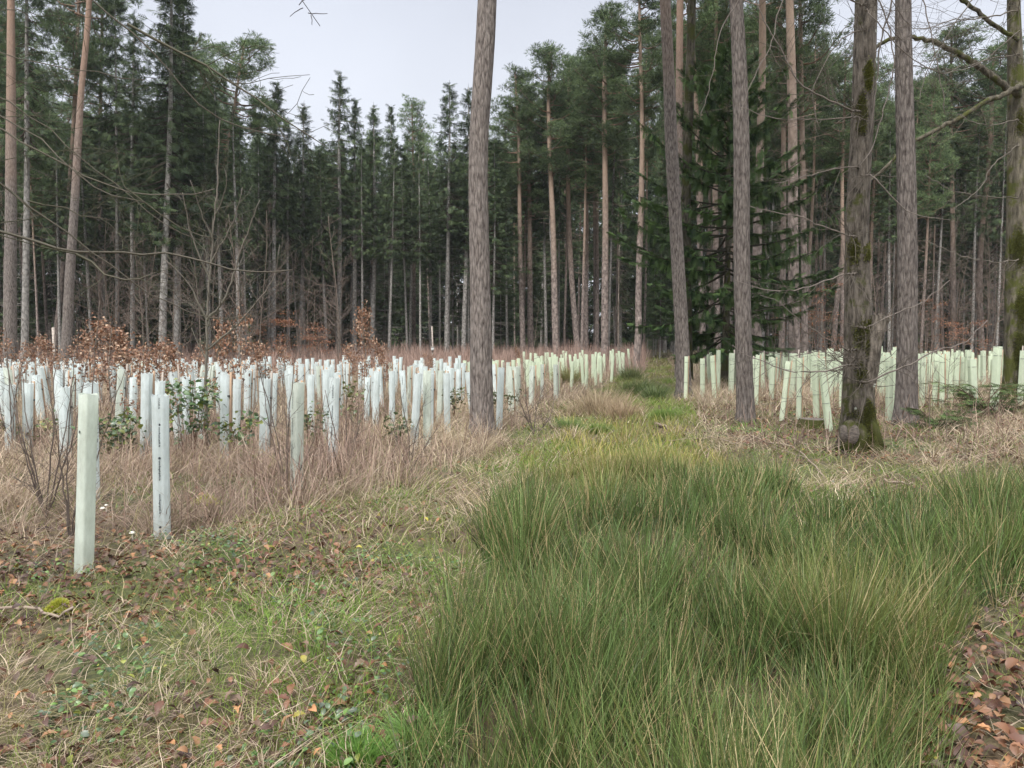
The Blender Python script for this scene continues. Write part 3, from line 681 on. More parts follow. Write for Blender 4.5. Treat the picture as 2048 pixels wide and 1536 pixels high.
# beech with burl, cut stub and scar
bo, bb, (bX, bZ, bR) = hero_trunk('broadleaf_tree', [(1720, 900, 84), (1716, 860, 66), (1714, 820, 60), (1716, 760, 58), (1721, 700, 62), (1720, 650, 62), (1714, 590, 46), (1712, 480, 44), (1715, 400, 42),
            (1722, 300, 40), (1728, 150, 40), (1733, 0, 38)], 10.6, M_beech, 17, 'mossy grey broadleaf tree with swollen trunk and sawn-off side stem at right', 8, bump=.08, flare=1.3)
def beech_extras():
    d = 10.6; r = R(21); mb = MB()
    pts = [P(1728, 800, d - .05), P(1738, 740, d - .12), P(1747, 690, d - .16), P(1756, 655, d - .18), P(1762, 634, d - .18)]
    sweep(mb, np.array(pts), np.array([15, 17, 15, 15, 17]) * d / F, 14, cap=False, bump=.10, rng=r)
    # hollow, splintered rim
    top = pts[-1]; rr = 17 * d / F
    for k in range(11):
        a = k / 11 * 6.283; p0 = top + np.array([math.cos(a), math.sin(a), 0]) * rr * .88
        sweep(mb, [p0 - np.array([0, 0, .05]), p0 + np.array([0, 0, r.uniform(.0, .07)])], [.022, .008], 5)
    link('side_stem', mb.mesh('side_stem', M_beech, origin=bb, smooth=True), bo)
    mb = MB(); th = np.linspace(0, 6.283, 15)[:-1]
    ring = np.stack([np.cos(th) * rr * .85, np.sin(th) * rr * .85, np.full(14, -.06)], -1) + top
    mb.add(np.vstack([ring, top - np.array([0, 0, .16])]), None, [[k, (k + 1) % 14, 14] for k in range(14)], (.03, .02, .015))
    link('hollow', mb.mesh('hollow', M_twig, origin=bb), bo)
    # two pale lobes of the sawn scar at the foot
    mb = MB(); c = P(1699, 869, d - .33)
    for sx, sc in ((-1, .9), (1, 1.05)):
        n = 16; V = [c + np.array([sx * .055, -.012, 0])]; a = np.linspace(0, 6.283, n + 1)[:-1]
        for rr_, dz in ((.6, -.02), (1, .02)):
            for t in a: V.append(c + np.array([sx * .066 + math.cos(t) * (.068 + .012 * math.sin(2 * t + sx)) * rr_ * sc, dz + .01 * math.sin(3 * t), math.sin(t) * .135 * rr_ * sc - .01 * sx + .02 * math.cos(t) * sx]))
        V = np.array(V); Q = [[1 + k, 1 + (k + 1) % n, 1 + n + (k + 1) % n, 1 + n + k] for k in range(n)]; T = [[0, 1 + (k + 1) % n, 1 + k] for k in range(n)]
        mb.add(V, Q, T)
    sc_o = link('saw_scar', mb.mesh('saw_scar', M_scar, origin=bb, smooth=True), bo); sc_o['label'] = 'pale two-lobed healed saw cut at the foot of the trunk'
    # moss-covered root buttress under the scar and to the right
    mb = MB()
    for (u0, v0, u1, v1, w0, w1) in ((1704, 850, 1690, 900, 26, 14), (1726, 820, 1768, 905, 20, 7), (1716, 830, 1722, 915, 22, 14), (1740, 850, 1752, 900, 14, 9)):
        p0 = P(u0, v0, d - .12); p1 = P(u1, v1, d - .25); m_ = (p0 + p1) / 2 + np.array([0, -.05, .0])
        sweep(mb, [p0, m_, p1], np.array([w0, (w0 + w1) / 2, w1]) * d / F * .7, 10, bump=.12, rng=r)
    link('roots', mb.mesh('roots', M_mossy, origin=bb, smooth=True), bo)
beech_extras()
eo, eb, eq = hero_trunk('broadleaf_tree', [(2032, 812, 50), (2034, 700, 45), (2036, 450, 38), (2035, 300, 34), (2031, 150, 27), (2027, 0, 22)], 16.0, M_mossy, 18,
           'moss-covered broadleaf trunk cut by the right edge of the photo', 9, bump=.07)

def moss_patch(o, b, spots, cx, d, seed):
    """cushions of moss tufts sitting on the bark facing the track"""
    for k, (u, v, wp, hp) in enumerate(spots):
        r = R(seed + k); n = int(60 + wp * hp * 1.1); c = P(u, v, d); W_ = wp * d / F / 2; H_ = hp * d / F / 2
        du = r.normal(size=n) * .45; dv = r.normal(size=n) * .45; q = (du ** 2 + dv ** 2 < 1.3 + .5 * np.sin(5 * np.arctan2(dv, du))) ; du, dv = du[q], dv[q]; n = len(du)
        z = c[2] + dv * H_; rad = np.interp(z, cx[1], cx[2]) * 1.0; x0 = np.interp(z, cx[1], cx[0]); th = np.clip((c[0] + du * W_ - x0) / rad, -.97, .97)
        pos = np.stack([x0 + th * rad, d - np.sqrt(1 - th ** 2) * rad * 1.0, z], -1); mb = MB(); t = r.rand(n, 1)
        cc = (np.array([.07, .08, .018]) * (1 - t) + np.array([.23, .235, .06]) * t) * r.uniform(.7, 1.3, (n, 1))
        blades(mb, pos, r.uniform(.015, .045, n), .016, r.uniform(.6, 1.5, n), r.uniform(-.3, .9, n), -1.57 + r.normal(size=n) * .7, 2, cc, cc * 1.1, .1, r)
        link('moss', mb.mesh('moss', M_leaf, origin=b), o)
moss_patch(bo, bb, [(1698, 505, 26, 60), (1730, 508, 30, 34), (1737, 655, 34, 40), (1712, 672, 36, 60), (1728, 700, 24, 40), (1708, 748, 22, 50), (1722, 830, 34, 60), (1700, 832, 30, 34), (1738, 860, 26, 50), (1712, 880, 40, 30), (1728, 160, 18, 60), (1715, 235, 20, 80)], (bX, bZ, bR), 10.6, 900)
moss_patch(eo, eb, [(2026, 500, 30, 90), (2030, 620, 30, 80), (2024, 700, 34, 90), (2030, 770, 34, 60), (2030, 250, 18, 60)], eq, 16.0, 930)
# ---- branches
TW = (.10, .085, .065)
def px_branch(mb, pl, d0, d1, w0, w1, rng, twigs=6, tl=.5, sub=True, c=TW, c2=None, grav=0.0, wob=.004, start=None):
    """polyline of photo pixels laid at distances d0..d1, with side twigs; returns nothing"""
    n = len(pl); ds = np.linspace(d0, d1, n); pts = np.array([P(u, v, dd) for (u, v), dd in zip(pl, ds)])
    if start is not None: pts = np.vstack([start, pts])
    # smooth resample
    L_ = np.concatenate([[0], np.cumsum(np.linalg.norm(np.diff(pts, axis=0), axis=1))]); m = max(6, int(L_[-1] / .09))
    s = np.linspace(0, L_[-1], m); q = np.stack([np.interp(s, L_, pts[:, k]) for k in range(3)], -1)
    for _ in range(2): q[1:-1] = (q[:-2] + 2 * q[1:-1] + q[2:]) / 4
    q[1:-1] += rng.uniform(-wob, wob, (m - 2, 3))
    dm = (d0 + d1) / 2; rad = np.linspace(w0, w1, m) * dm / F / 2
    sweep(mb, q, rad, 6, c, c2, bump=.08, rng=rng)
    for k in range(twigs):
        i = rng.randint(int(m * .15), m - 1); t = q[min(i + 1, m - 1)] - q[i - 1]; t /= np.linalg.norm(t) + 1e-9
        twig(mb, q[i], t, tl * rng.uniform(.4, 1.1) * (1 - .4 * i / m), max(.0012, rad[i] * .45), rng, 2 if sub else 1, c, grav)
def twig(mb, p, t, ln, r0, rng, lev, c=TW, grav=0.0, spread=.9):
    side = rng.normal(size=3); side -= side.dot(t) * t; side /= np.linalg.norm(side) + 1e-9
    d = t * rng.uniform(.5, .9) + side * spread * rng.uniform(.6, 1.1); d /= np.linalg.norm(d)
    n = 5; q = [p]; cur = d.copy()
    for k in range(n - 1):
        cur = cur + rng.normal(size=3) * .16 + np.array([0, 0, grav]); cur /= np.linalg.norm(cur); q.append(q[-1] + cur * ln / (n - 1))
    q = np.array(q); sweep(mb, q, np.linspace(r0, max(.0009, r0 * .35), n), 4, c)
    if lev > 1:
        for k in range(rng.randint(2, 5)):
            i = rng.randint(1, n - 1); twig(mb, q[i], cur, ln * rng.uniform(.25, .6), max(.0009, r0 * .55), rng, lev - 1, c, grav)

def left_overhang():
    r = R(31); trunk = np.array([-4.3, 2.6, 0]); g = float(hz(trunk[0], trunk[1])); b = np.array([trunk[0], trunk[1], g])
    o = thing('broadleaf_tree', b, 'bare tree at the left edge with long thin branches sweeping in from the left', 'tree')
    mb = MB(); z = np.linspace(-.2, 9, 30); sweep(mb, np.stack([trunk[0] + .05 * np.sin(z), trunk[1] + .04 * np.cos(z * 1.2), g + z], -1), np.linspace(.2, .05, 30), 16, bump=.05, rng=r)
    link('trunk', mb.mesh('trunk', M_mossy, origin=b, smooth=True), o)
    BR = [
     ([(-60, 442), (0, 463), (60, 485), (150, 503), (230, 507), (300, 507), (380, 510), (460, 540), (520, 557), (560, 552), (585, 540)], 3.3, 3.4, 11, 2.2, 5),
     ([(150, -40), (185, 5), (215, 30), (290, 72), (325, 120), (352, 160), (385, 200), (410, 225), (470, 250), (520, 272), (575, 274)], 3.0, 3.3, 8, 1.5, 6),
     ([(255, 48), (330, 88), (400, 125), (440, 147), (510, 200), (570, 240), (650, 292)], 3.05, 3.2, 5, 1.5, 5),
     ([(-60, 200), (0, 222), (50, 262), (100, 292), (150, 345), (200, 385), (260, 402), (300, 417), (290, 405)], 3.2, 3.3, 6, 1.5, 4),
     ([(-60, 232), (0, 256), (60, 288), (110, 322), (165, 352), (225, 378), (290, 390), (380, 395), (430, 378)], 3.3, 3.5, 7, 1.6, 6),
     ([(250, 375), (300, 420), (350, 455), (400, 478), (450, 480)], 3.4, 3.5, 3, 1.2, 3),
     ([(-60, 330), (0, 350), (20, 375), (58, 415), (100, 448), (160, 480), (205, 520), (240, 545), (275, 572), (330, 600), (350, 630), (420, 640), (500, 630)], 3.1, 3.5, 8, 1.3, 8),
     ([(55, 402), (110, 410), (150, 425), (190, 440), (230, 442)], 3.15, 3.3, 3, 1.2, 2),
     ([(-60, 90), (0, 108), (80, 122), (120, 133), (200, 150), (290, 160)], 3.1, 3.2, 4, 1.2, 4),
     ([(152, 508), (190, 535), (225, 548), (250, 570), (275, 568), (310, 545)], 3.3, 3.3, 5, 1.4, 3),
     ([(-60, 180), (20, 195), (70, 235), (130, 290), (200, 345), (260, 390), (330, 450), (400, 480)], 3.6, 3.9, 5, 1.2, 4),
     ([(-60, 40), (25, 10), (60, -10), (70, 40), (80, 60)], 3.4, 3.5, 3, 1.2, 2),
    ]
    for pl, d0, d1, w0, w1, tw in BR:
        mb = MB(); st = np.array([trunk[0], trunk[1], P(pl[0][0], pl[0][1], d0)[2] + .15])
        if pl[0][0] > 0:
            st = None
            if pl[0][1] < 10: st = np.array([trunk[0], trunk[1], 5.6])
        px_branch(mb, pl, d0, d1, w0 * 1.15, w1 * 1.2, r, int(tw * 2.2), .5, True, (.065, .062, .040), (.11, .095, .075), wob=.010, start=st)
        link('branch', mb.mesh('branch', M_twig, origin=b), o)
    # a tip hanging in at the top
    o2 = mb = MB(); px_branch(mb, [(560, -80), (592, 5), (612, 22), (628, 36), (640, 52)], 2.9, 2.9, 3.5, 1.5, r, 9, .14, False, (.05, .045, .04), start=np.array([trunk[0], trunk[1], 3.9]))
    for pl in ([(606, 16), (596, 20), (588, 26), (580, 33)], [(616, 26), (632, 28), (645, 26), (655, 27)], [(598, 10), (612, -6), (640, -14)], [(622, 30), (626, 42), (624, 50)]):
        px_branch(mb, pl, 2.9, 2.9, 1.8, 1.1, r, 0, .1, False, (.05, .045, .04), wob=.002)
    link('branch', mb.mesh('branch', M_twig, origin=b), o)
left_overhang()

def right_branches():
    r = R(33); d = 10.6
    LB = [
     ([(1705, 222), (1640, 192), (1590, 162), (1570, 112), (1545, 72), (1520, 28), (1500, -30)], 9.6, 5, 1.5, 12),
     ([(1705, 234), (1640, 238), (1580, 241), (1530, 233), (1480, 214)], 9.8, 4, 1.2, 9),
     ([(1705, 335), (1650, 340), (1600, 356), (1550, 366)], 9.9, 4, 1.2, 9),
     ([(1700, 472), (1640, 452), (1600, 432), (1540, 425), (1500, 412)], 9.5, 5, 1.2, 12),
     ([(1692, 548), (1640, 566), (1590, 582), (1530, 582), (1470, 560)], 9.2, 5, 1.2, 12),
     ([(1690, 700), (1655, 680), (1610, 650), (1560, 600), (1520, 590)], 9.4, 4, 1.2, 10),
     ([(1690, 730), (1640, 745), (1590, 745), (1540, 728), (1500, 716), (1465, 690)], 9.2, 6, 1.3, 14),
     ([(1688, 715), (1650, 700), (1580, 715), (1510, 700)], 9.3, 3, 1.0, 10),
     ([(1735, 765), (1775, 745), (1810, 735), (1870, 700), (1930, 690), (1975, 640)], 9.3, 6, 1.5, 10),
     ([(1735, 655), (1790, 625), (1840, 610), (1900, 560)], 9.6, 4, 1.2, 8),
     ([(1745, 350), (1790, 400), (1820, 430), (1900, 440)], 9.8, 4, 1.2, 6),
     ([(1720, 10), (1670, -20), (1600, -60), (1500, -40), (1440, 60), (1425, 150), (1400, 240)], 9.3, 4, 1.2, 16),
     ([(1720, -60), (1640, -70), (1560, 0), (1545, 90), (1500, 170), (1470, 260)], 9.2, 4, 1.2, 16),
     ([(1735, -30), (1790, -10), (1760, 80), (1752, 190), (1740, 270)], 9.6, 5, 1.5, 14),
     ([(1735, -40), (1775, 30), (1790, 120), (1770, 210), (1745, 300), (1720, 330)], 9.6, 3.5, 1.5, 12),
     ([(1720, 60), (1690, 70), (1650, 120), (1620, 190), (1640, 260)], 9.7, 3, 1.2, 14),
     ([(1735, -60), (1840, -30), (1860, 60), (1880, 150), (1890, 230)], 9.4, 4, 1.2, 14),
     ([(1735, 20), (1800, 100), (1880, 150), (1960, 130), (2040, 60)], 9.4, 3, 1.2, 14),
    ]
    for pl, dd, w0, w1, tw in LB:
        mb = MB(); z0 = P(pl[0][0], pl[0][1], d)[2]
        px_branch(mb, pl, dd, dd, w0, w1, r, int(tw * 1.8), .9, True, (.095, .08, .065), (.16, .135, .12), grav=.02, wob=.012,
                  start=np.array([np.interp(z0, bZ, bX), 10.6, z0]))
        link('branch', mb.mesh('branch', M_twig, origin=bb), bo)
    EB = [
     ([(2036, 190), (2000, 165), (1975, 148), (1940, 118), (1900, 98), (1880, 88), (1850, 78), (1810, 73), (1775, 80), (1752, 92), (1745, 118), (1735, 160)], 11.7, 15, 5, 10, M_mossy),
     ([(2040, 172), (2000, 192), (1965, 206), (1925, 232), (1870, 262), (1830, 280), (1800, 305), (1775, 330), (1750, 355), (1735, 368)], 11.5, 13, 5, 12, M_mossy),
     ([(2034, 78), (2010, 65), (1985, 48), (1955, 22), (1925, 0), (1890, -30)], 11.6, 8, 8, 6, M_mossy),
     ([(2036, 110), (1990, 115), (1950, 128), (1900, 140), (1850, 135), (1800, 125)], 11.5, 4, 1.2, 12, M_twig),
     ([(2036, 240), (1990, 250), (1950, 248), (1915, 228)], 11.4, 3, 1.2, 8, M_twig),
     ([(2036, 395), (1970, 395), (1900, 380), (1850, 350)], 11.4, 3, 1.2, 8, M_twig),
     ([(2036, 520), (1990, 525), (1930, 515), (1850, 480)], 11.4, 3, 1.2, 8, M_twig),
     ([(2036, 20), (1980, 35), (1900, 40), (1840, 60), (1790, 50)], 11.4, 3.5, 1.2, 14, M_twig),
     ([(2036, 290), (1985, 330), (1960, 380), (1905, 420)], 11.4, 3, 1.2, 8, M_twig),
     ([(2030, -40), (1960, -20), (1900, 60), (1850, 150), (1840, 200)], 11.3, 3.5, 1.2, 14, M_twig),
    ]
    for pl, dd, w0, w1, tw, m in EB:
        dd += 4; mb = MB(); z0 = P(pl[0][0], pl[0][1], 16)[2]; ex = P(pl[0][0], pl[0][1], 16)[0]
        px_branch(mb, pl, dd, dd - .2, w0, w1, r, 0 if m is M_mossy else int(tw * 1.8), 1.2, True, (.10, .085, .065), (.17, .15, .13), wob=.02, start=np.array([ex, 16.0, z0 + .02]))
        br = link('branch', mb.mesh('branch', m, origin=eb, smooth=m is M_mossy), eo)
        if m is M_mossy:
            mb = MB(); px_branch(mb, pl, dd, dd - .2, w0 * .3, w1 * .3, r, tw * 2, 1.2, True, (.10, .085, .065), wob=.02)
            link('twigs', mb.mesh('twigs', M_twig, origin=eb), eo)
right_branches()

# ------------------------------------------------------------------ dark fir
def fir():
    d = 25.; b = Gd(1450, d); H = 10.9 - b[2]
    def prof(f): return float(np.interp(f, [0, .12, .22, .40, .55, .75, .9, 1], [1.8, 3.0, 4.0, 3.7, 3.1, 2.1, 1.1, .25]))
    cr = conifer_crown(77, H, 1.8, prof, .38, 8, .40, .085, 6, (.018, .04, .014), (.12, .195, .06), droop=.4, hang=.3, gap=.16, lsp=.085, wood=(.05, .045, .03), fan_l=.42, jit=14)
    o = thing('fir_tree', b, 'dark green fir with wide layered branches between the front pines', 'tree')
    link('crown', cr.mesh('crown', M_fir), o)
    link('trunk', trunk_mb(78, H, .13, .02, .04).mesh('trunk', M_mossy, smooth=True), o)
fir()

# a fallen-topped snag, dead spruces, post with box
def snag():
    b = Gd(1272, 40); o = thing('pine_snag', b, 'short broken-off pine snag with splintered top beside the path', 'dead tree'); r = R(4)
    mb = MB(); z = np.linspace(-.2, 2.9, 16); sweep(mb, np.stack([.05 * z, 0 * z, z], -1), np.linspace(.20, .15, 16), 12, bump=.06, rng=r)
    for k in range(6):
        a = k * 1.05; p = np.array([.14 + math.cos(a) * .09, math.sin(a) * .09, 2.85]); sweep(mb, [p, p + np.array([0, 0, r.uniform(.1, .4)])], [.05, .01], 5)
    link('trunk', mb.mesh('trunk', M_pine_far, smooth=True), o)
    for (u, d, h, lab) in ((1237, 47, 7.5, 'small dead spruce with drooping brown twigs left of the path mouth'), (1420, 40, 8.5, 'small dead spruce in the gap between the front pines')):
        b = Gd(u, d); o = thing('dead_spruce', b, lab, 'dead tree')
        link('trunk', trunk_mb(91, h, .07, .015, .03, sides=6).mesh('trunk', M_dead), o)
        link('branches', dead_twigs(int(u), 1.0, h, 120, 1.3, .012, (.16, .13, .10), .6).mesh('branches', M_twig), o)
    b = Gd(108, 30); o = thing('wooden_post', b, 'pale bare wooden pole standing among brown oak leaves at left', 'post')
    mb = MB(); sweep(mb, [(0, 0, -.2), (.01, 0, 1.2), (0, 0, 2.36)], [.06, .058, .056], 10, bump=.03, rng=r); link('pole', mb.mesh('pole', M_cut), o)
    b = Gd(865, 46); o = thing('wooden_post', b, 'grey pole with a small white box, in front of the middle trunks', 'post')
    mb = MB(); sweep(mb, [(0, 0, -.2), (.02, 0, 1.2), (-.03, 0, 2.55)], [.055, .05, .045], 8, bump=.03, rng=r); link('pole', mb.mesh('pole', M_cut), o)
    mb = MB(); bm_box(mb, (.02, -.13, 1.2), (.17, .13, .20)); link('box', mb.mesh('box', M_white), o)
    mb = MB(); bm_box(mb, (.02, -.14, 1.325), (.25, .2, .025)); link('lid', mb.mesh('lid', M_stake_old), o)
def bm_box(mb, c, s, bev=.08):
    c = np.array(c); h = np.array(s) / 2; k = min(h) * bev * 2
    pr = [(-1, -1), (1, -1), (1, 1), (-1, 1)]; V = []
    for z, ins in ((-1, k), (-1, 0), (1, 0), (1, k)):
        for (x, y) in pr: V.append(c + np.array([x * (h[0] - ins), y * (h[1] - ins), z * h[2] - (z * k if ins == 0 else 0)]))
    Q = [[i * 4 + j, i * 4 + (j + 1) % 4, i * 4 + 4 + (j + 1) % 4, i * 4 + 4 + j] for i in range(3) for j in range(4)] + [[3, 2, 1, 0], [12, 13, 14, 15]]
    mb.add(V, Q)
snag()

# ------------------------------------------------------------------ tree shelters
def sleeve(kind, seed):
    r = R(seed); n = 42; th = np.arange(n) / n * 2 * math.pi; mb = MB()
    if kind == 'w':     # fluted, scalloped rim
        rad = .064 * (1 + .035 * np.cos(4 * th + .8) + .035 * np.cos(9 * th + seed)); rad = np.where(np.abs(np.angle(np.exp(1j * (th - 1.2)))) < .22, rad * .82, rad)
        rim = .022 * np.abs(np.sin(th * 4))
    else:               # soft square section, straight rim
        rad = .058 / np.maximum(np.abs(np.cos(th + .3)), np.abs(np.sin(th + .3))) ** .75; rim = .004 * np.sin(3 * th)
    zs = [-.04, 0, .2, .45, .7, .95, 1.12, 1.17, 1.2]; V = []
    for z in zs:
        k = 1 + .02 * math.sin(z * 5 + seed) + (.05 * sm(1.14, 1.2, z) if kind == 'w' else 0)
        zz = np.full(n, z) - (rim if z > 1.19 else 0)
        V.append(np.stack([rad * k * np.cos(th) + .004 * math.sin(z * 3 + seed), rad * k * np.sin(th), zz], -1))
    V = np.concatenate(V); i = np.arange(len(zs) - 1)[:, None] * n; k = np.arange(n)[None]; k2 = (k + 1) % n
    mb.add(V, np.stack([i + k, i + k2, i + n + k2, i + n + k], -1))
    return mb.mesh('sleeve', {'w': M_sleeve_w, 'g': M_sleeve_g, 'p': M_sleeve_p}[kind], smooth=True)
def stake_mesh(h, mat):
    mb = MB(); bm_box(mb, (.082, .0, h / 2 - .1), (.024, .024, h + .2)); return mb.mesh('stake', mat)
def tie_mesh():
    mb = MB(); a = np.linspace(0, 6.283, 22)[:-1]; r = .068 + .03 * np.exp(-(np.angle(np.exp(1j * a)) / .32) ** 2)
    p = np.stack([r * np.cos(a), r * np.sin(a), 0 * a], -1); p = np.vstack([p, p[:1]])
    sweep(mb, p, .0035, 5, cap=False); return mb.mesh('tie', M_tie)
SLEEVES = {k: [sleeve(k, s) for s in (1, 2, 3)] for k in 'wgp'}
STAKES = [stake_mesh(1.22, M_stake), stake_mesh(1.30, M_stake_old), stake_mesh(1.1, M_stake)]
TIE = tie_mesh()
_c = MB(); bm_box(_c, (.066, -.012, 0), (.024, .05, .026)); CLASP = _c.mesh('clasp', M_tie)
def shelter(kind, loc, h, label, group=None, tilt=(0, 0), rz=0., wide=1.0, v=0, st=0, ties=True):
    o = thing('tree_shelter', loc, label, 'tree guard', group); o.rotation_euler = (tilt[1], tilt[0], rz)
    LAST[0] = o; s = link('sleeve', SLEEVES[kind][v], o); s.scale = (wide, wide, h / 1.2)
    k = link('stake', STAKES[st], o); k.scale = (wide, wide, h / 1.2)
    if kind != 'g':
        c = link('clasp', CLASP, o); c.location = (0, 0, .74 * h); c.scale = (wide, wide, 1)
    elif ties:
        for z in (.38, .86):
            t = link('tie', TIE, o); t.location = (0, 0, z * h); t.scale = (wide, wide, 1)
    return o
def print_on(o, texts, size, h, ang, wide):
    """lettering bent round the sleeve, reading downward; texts = list of (z, string)"""
    mb = MB(); rad = .0665 * wide
    for z, s in texts:
        if s == 'o':
            a = np.linspace(0, 6.283, 13)[:-1]; V = [(0, z)] + [(math.cos(t) * .010, z + math.sin(t) * .010) for t in a]
            V = np.array(V); Tt = [[0, 1 + k, 1 + (k + 1) % 12] for k in range(12)]
        else:
            cu = bpy.data.curves.new('print', 'FONT'); cu.body = s; cu.size = size; cu.resolution_u = 1; cu.offset = size * .035
            ob = bpy.data.objects.new('print', cu); S.collection.objects.link(ob)
            dg = bpy.context.evaluated_depsgraph_get(); dg.update(); me = bpy.data.meshes.new_from_object(ob.evaluated_get(dg))
            co = np.array([v.co[:] for v in me.vertices]); me.calc_loop_triangles(); Tt = [list(t.vertices) for t in me.loop_triangles]
            bpy.data.objects.remove(ob)
            V = np.stack([co[:, 1] - size * .3, z - co[:, 0]], -1)
        an = ang + V[:, 0] / rad
        mb.add(np.stack([rad * np.cos(an), rad * np.sin(an), V[:, 1]], -1), None, Tt)
    link('printed_text', mb.mesh('printed_text', M_print), o)

NAMED = [  # kind, u, v_top, v_base, tilt px of the top, width factor, variant, stake, label
 ('p', 167, 787, 1152, 11, .94, 0, 2, 'smooth pale green tube nearest the camera, at far left, with a pale rim'),
 ('w', 324, 787, 1078, -3, 1.14, 1, 2, 'white tube with black vertical writing and dots standing in dead leaves, second nearest'),
 ('w', 186, 762, 1000, -3, 1.12, 2, 2, 'white tube hidden directly behind the nearest smooth green tube'),
 ('w', 316, 760, 940, -2, 1.0, 0, 1, 'white tube peeking out behind the top of the dotted tube with writing'),
 ('p', 593, 765, 980, 3, 1.08, 1, 0, 'greenish tube beside the bramble leaves, left of the centre'),
 ('w', 665, 753, 925, 4, 1.12, 0, 0, 'fluted white tube with small writing, right of the greenish tube by the bramble'),
 ('w', 654, 738, 890, 0, 1.1, 1, 0, 'bluish white tube half hidden behind the fluted one with small writing'),
 ('w', 733, 757, 858, 0, .95, 2, 0, 'white tube with dark vertical writing, left one of a touching pair'),
 ('w', 750, 741, 860, 4, 1.1, 0, 0, 'grey-tinged white tube, right one of a touching pair'),
 ('w', 784, 741, 862, 0, .95, 1, 0, 'dirty grey-blue tube speckled with leaf bits between two pairs of tubes'),
 ('w', 812, 740, 858, -10, .9, 2, 1, 'slim white tube leaning left with writing on it'),
 ('w', 827, 745, 898, 4, 1.05, 0, 0, 'tall white tube twined with thin twigs next to the slim leaning one'),
 ('p', 854, 741, 892, -1, 1.0, 2, 0, 'clean pale green tube last in the row toward the central pine'),
 ('w', 900, 735, 830, 1, 1.0, 0, 0, 'white tube midway between the clean pale green one and the central pine'),
 ('w', 944, 743, 835, -12, .95, 1, 0, 'white tube leaning left against the view of the central pine trunk'),
 ('w', 998, 734, 858, 5, 1.1, 2, 1, 'white tube grown over with dark twigs, right beside the central pine'),
 ('w', 132, 772, 935, -4, 1.15, 0, 1, 'white tube behind dark bare stems left of the nearest tube'),
 ('w', 20, 768, 905, 0, 1.2, 1, 0, 'white tube cut by the left edge of the photo, front one there'),
 ('w', 56, 765, 900, 0, 1.2, 2, 0, 'white tube second from the left edge in the front row'),
 ('w', 246, 758, 860, -2, 1.1, 0, 0, 'white tube left one of two just right of the nearest green tube'),
 ('w', 264, 764, 862, 2, 1.1, 1, 0, 'white tube right one of two between the nearest tube and the dotted one'),
 ('w', 370, 752, 880, 2, 1.1, 0, 0, 'white tube above the green bramble leaves right of the dotted one'),
 ('w', 402, 756, 880, -2, 1.1, 1, 0, 'white tube crossed by the grey sapling stem'),
 ('w', 472, 757, 885, 1, 1.1, 2, 0, 'white tube above bramble leaves, right of the sapling stem'),
 ('w', 545, 745, 870, 1, 1.1, 1, 0, 'white tube just left of the greenish one by the bramble'),
 ('w', 622, 748, 870, -1, 1.1, 2, 1, 'white tube between the greenish one and the fluted one'),
 ('g', 1371, 713, 797, 2, .9, 0, 0, 'light green tube on the left end of the right hand plantation'),
 ('g', 1405, 717, 800, -2, .95, 1, 0, 'light green tube second from the left in the right hand plantation'),
 ('g', 1430, 711, 800, -5, .95, 2, 0, 'light green tube leaning left, third in the right hand plantation'),
 ('g', 1452, 712, 778, -4, .9, 0, 0, 'light green tube at the foot of the dark fir'),
 ('g', 1471, 711, 780, 0, .95, 1, 0, 'light green tube just left of the thick straight front pine'),
 ('g', 1512, 710, 810, 4, .95, 2, 0, 'light green tube touching the right edge of the thick straight front pine'),
 ('g', 1563, 722, 842, 14, .9, 0, 0, 'light green tube leaning right, in front row among brown leaves'),
 ('g', 1597, 716, 840, 3, .9, 1, 0, 'light green tube with stake shown on its right, behind the leaning one'),
 ('g', 1633, 714, 835, -2, 1.0, 2, 0, 'light green tube behind the low stump'),
 ('g', 1658, 716, 862, -12, 1.05, 0, 0, 'widest light green tube, nearest one of the right hand plantation'),
 ('g', 1682, 712, 818, 3, .9, 1, 1, 'light green tube close to the left side of the mossy broadleaf trunk'),
 ('g', 1778, 716, 843, 1, 1.0, 2, 0, 'light green tube between mossy broadleaf trunk and the rough grey pine'),
 ('g', 1763, 712, 795, 1, .9, 0, 0, 'light green tube seen behind the one between the two right trunks'),
 ('g', 1843, 716, 812, 2, 1.0, 1, 0, 'light green tube touching the right side of the rough grey pine'),
 ('g', 1868, 708, 812, 8, .95, 2, 0, 'light green tube leaning right, second from the rough grey pine'),
 ('g', 1884, 710, 815, 0, .9, 0, 0, 'light green tube third to the right of the rough grey pine'),
 ('g', 1902, 703, 808, -10, 1.05, 1, 0, 'light green tube leaning left over the low green conifer branches'),
 ('g', 1932, 700, 800, 4, 1.05, 2, 0, 'light green tube with brown stake right of the left-leaning one'),
 ('g', 1966, 702, 785, 2, 1.1, 0, 0, 'light green tube near the right edge above the conifer branches'),
 ('g', 1990, 700, 790, 10, 1.0, 1, 0, 'light green tube leaning right next to the right edge trunk'),
]
SH = []; LAST = [None]
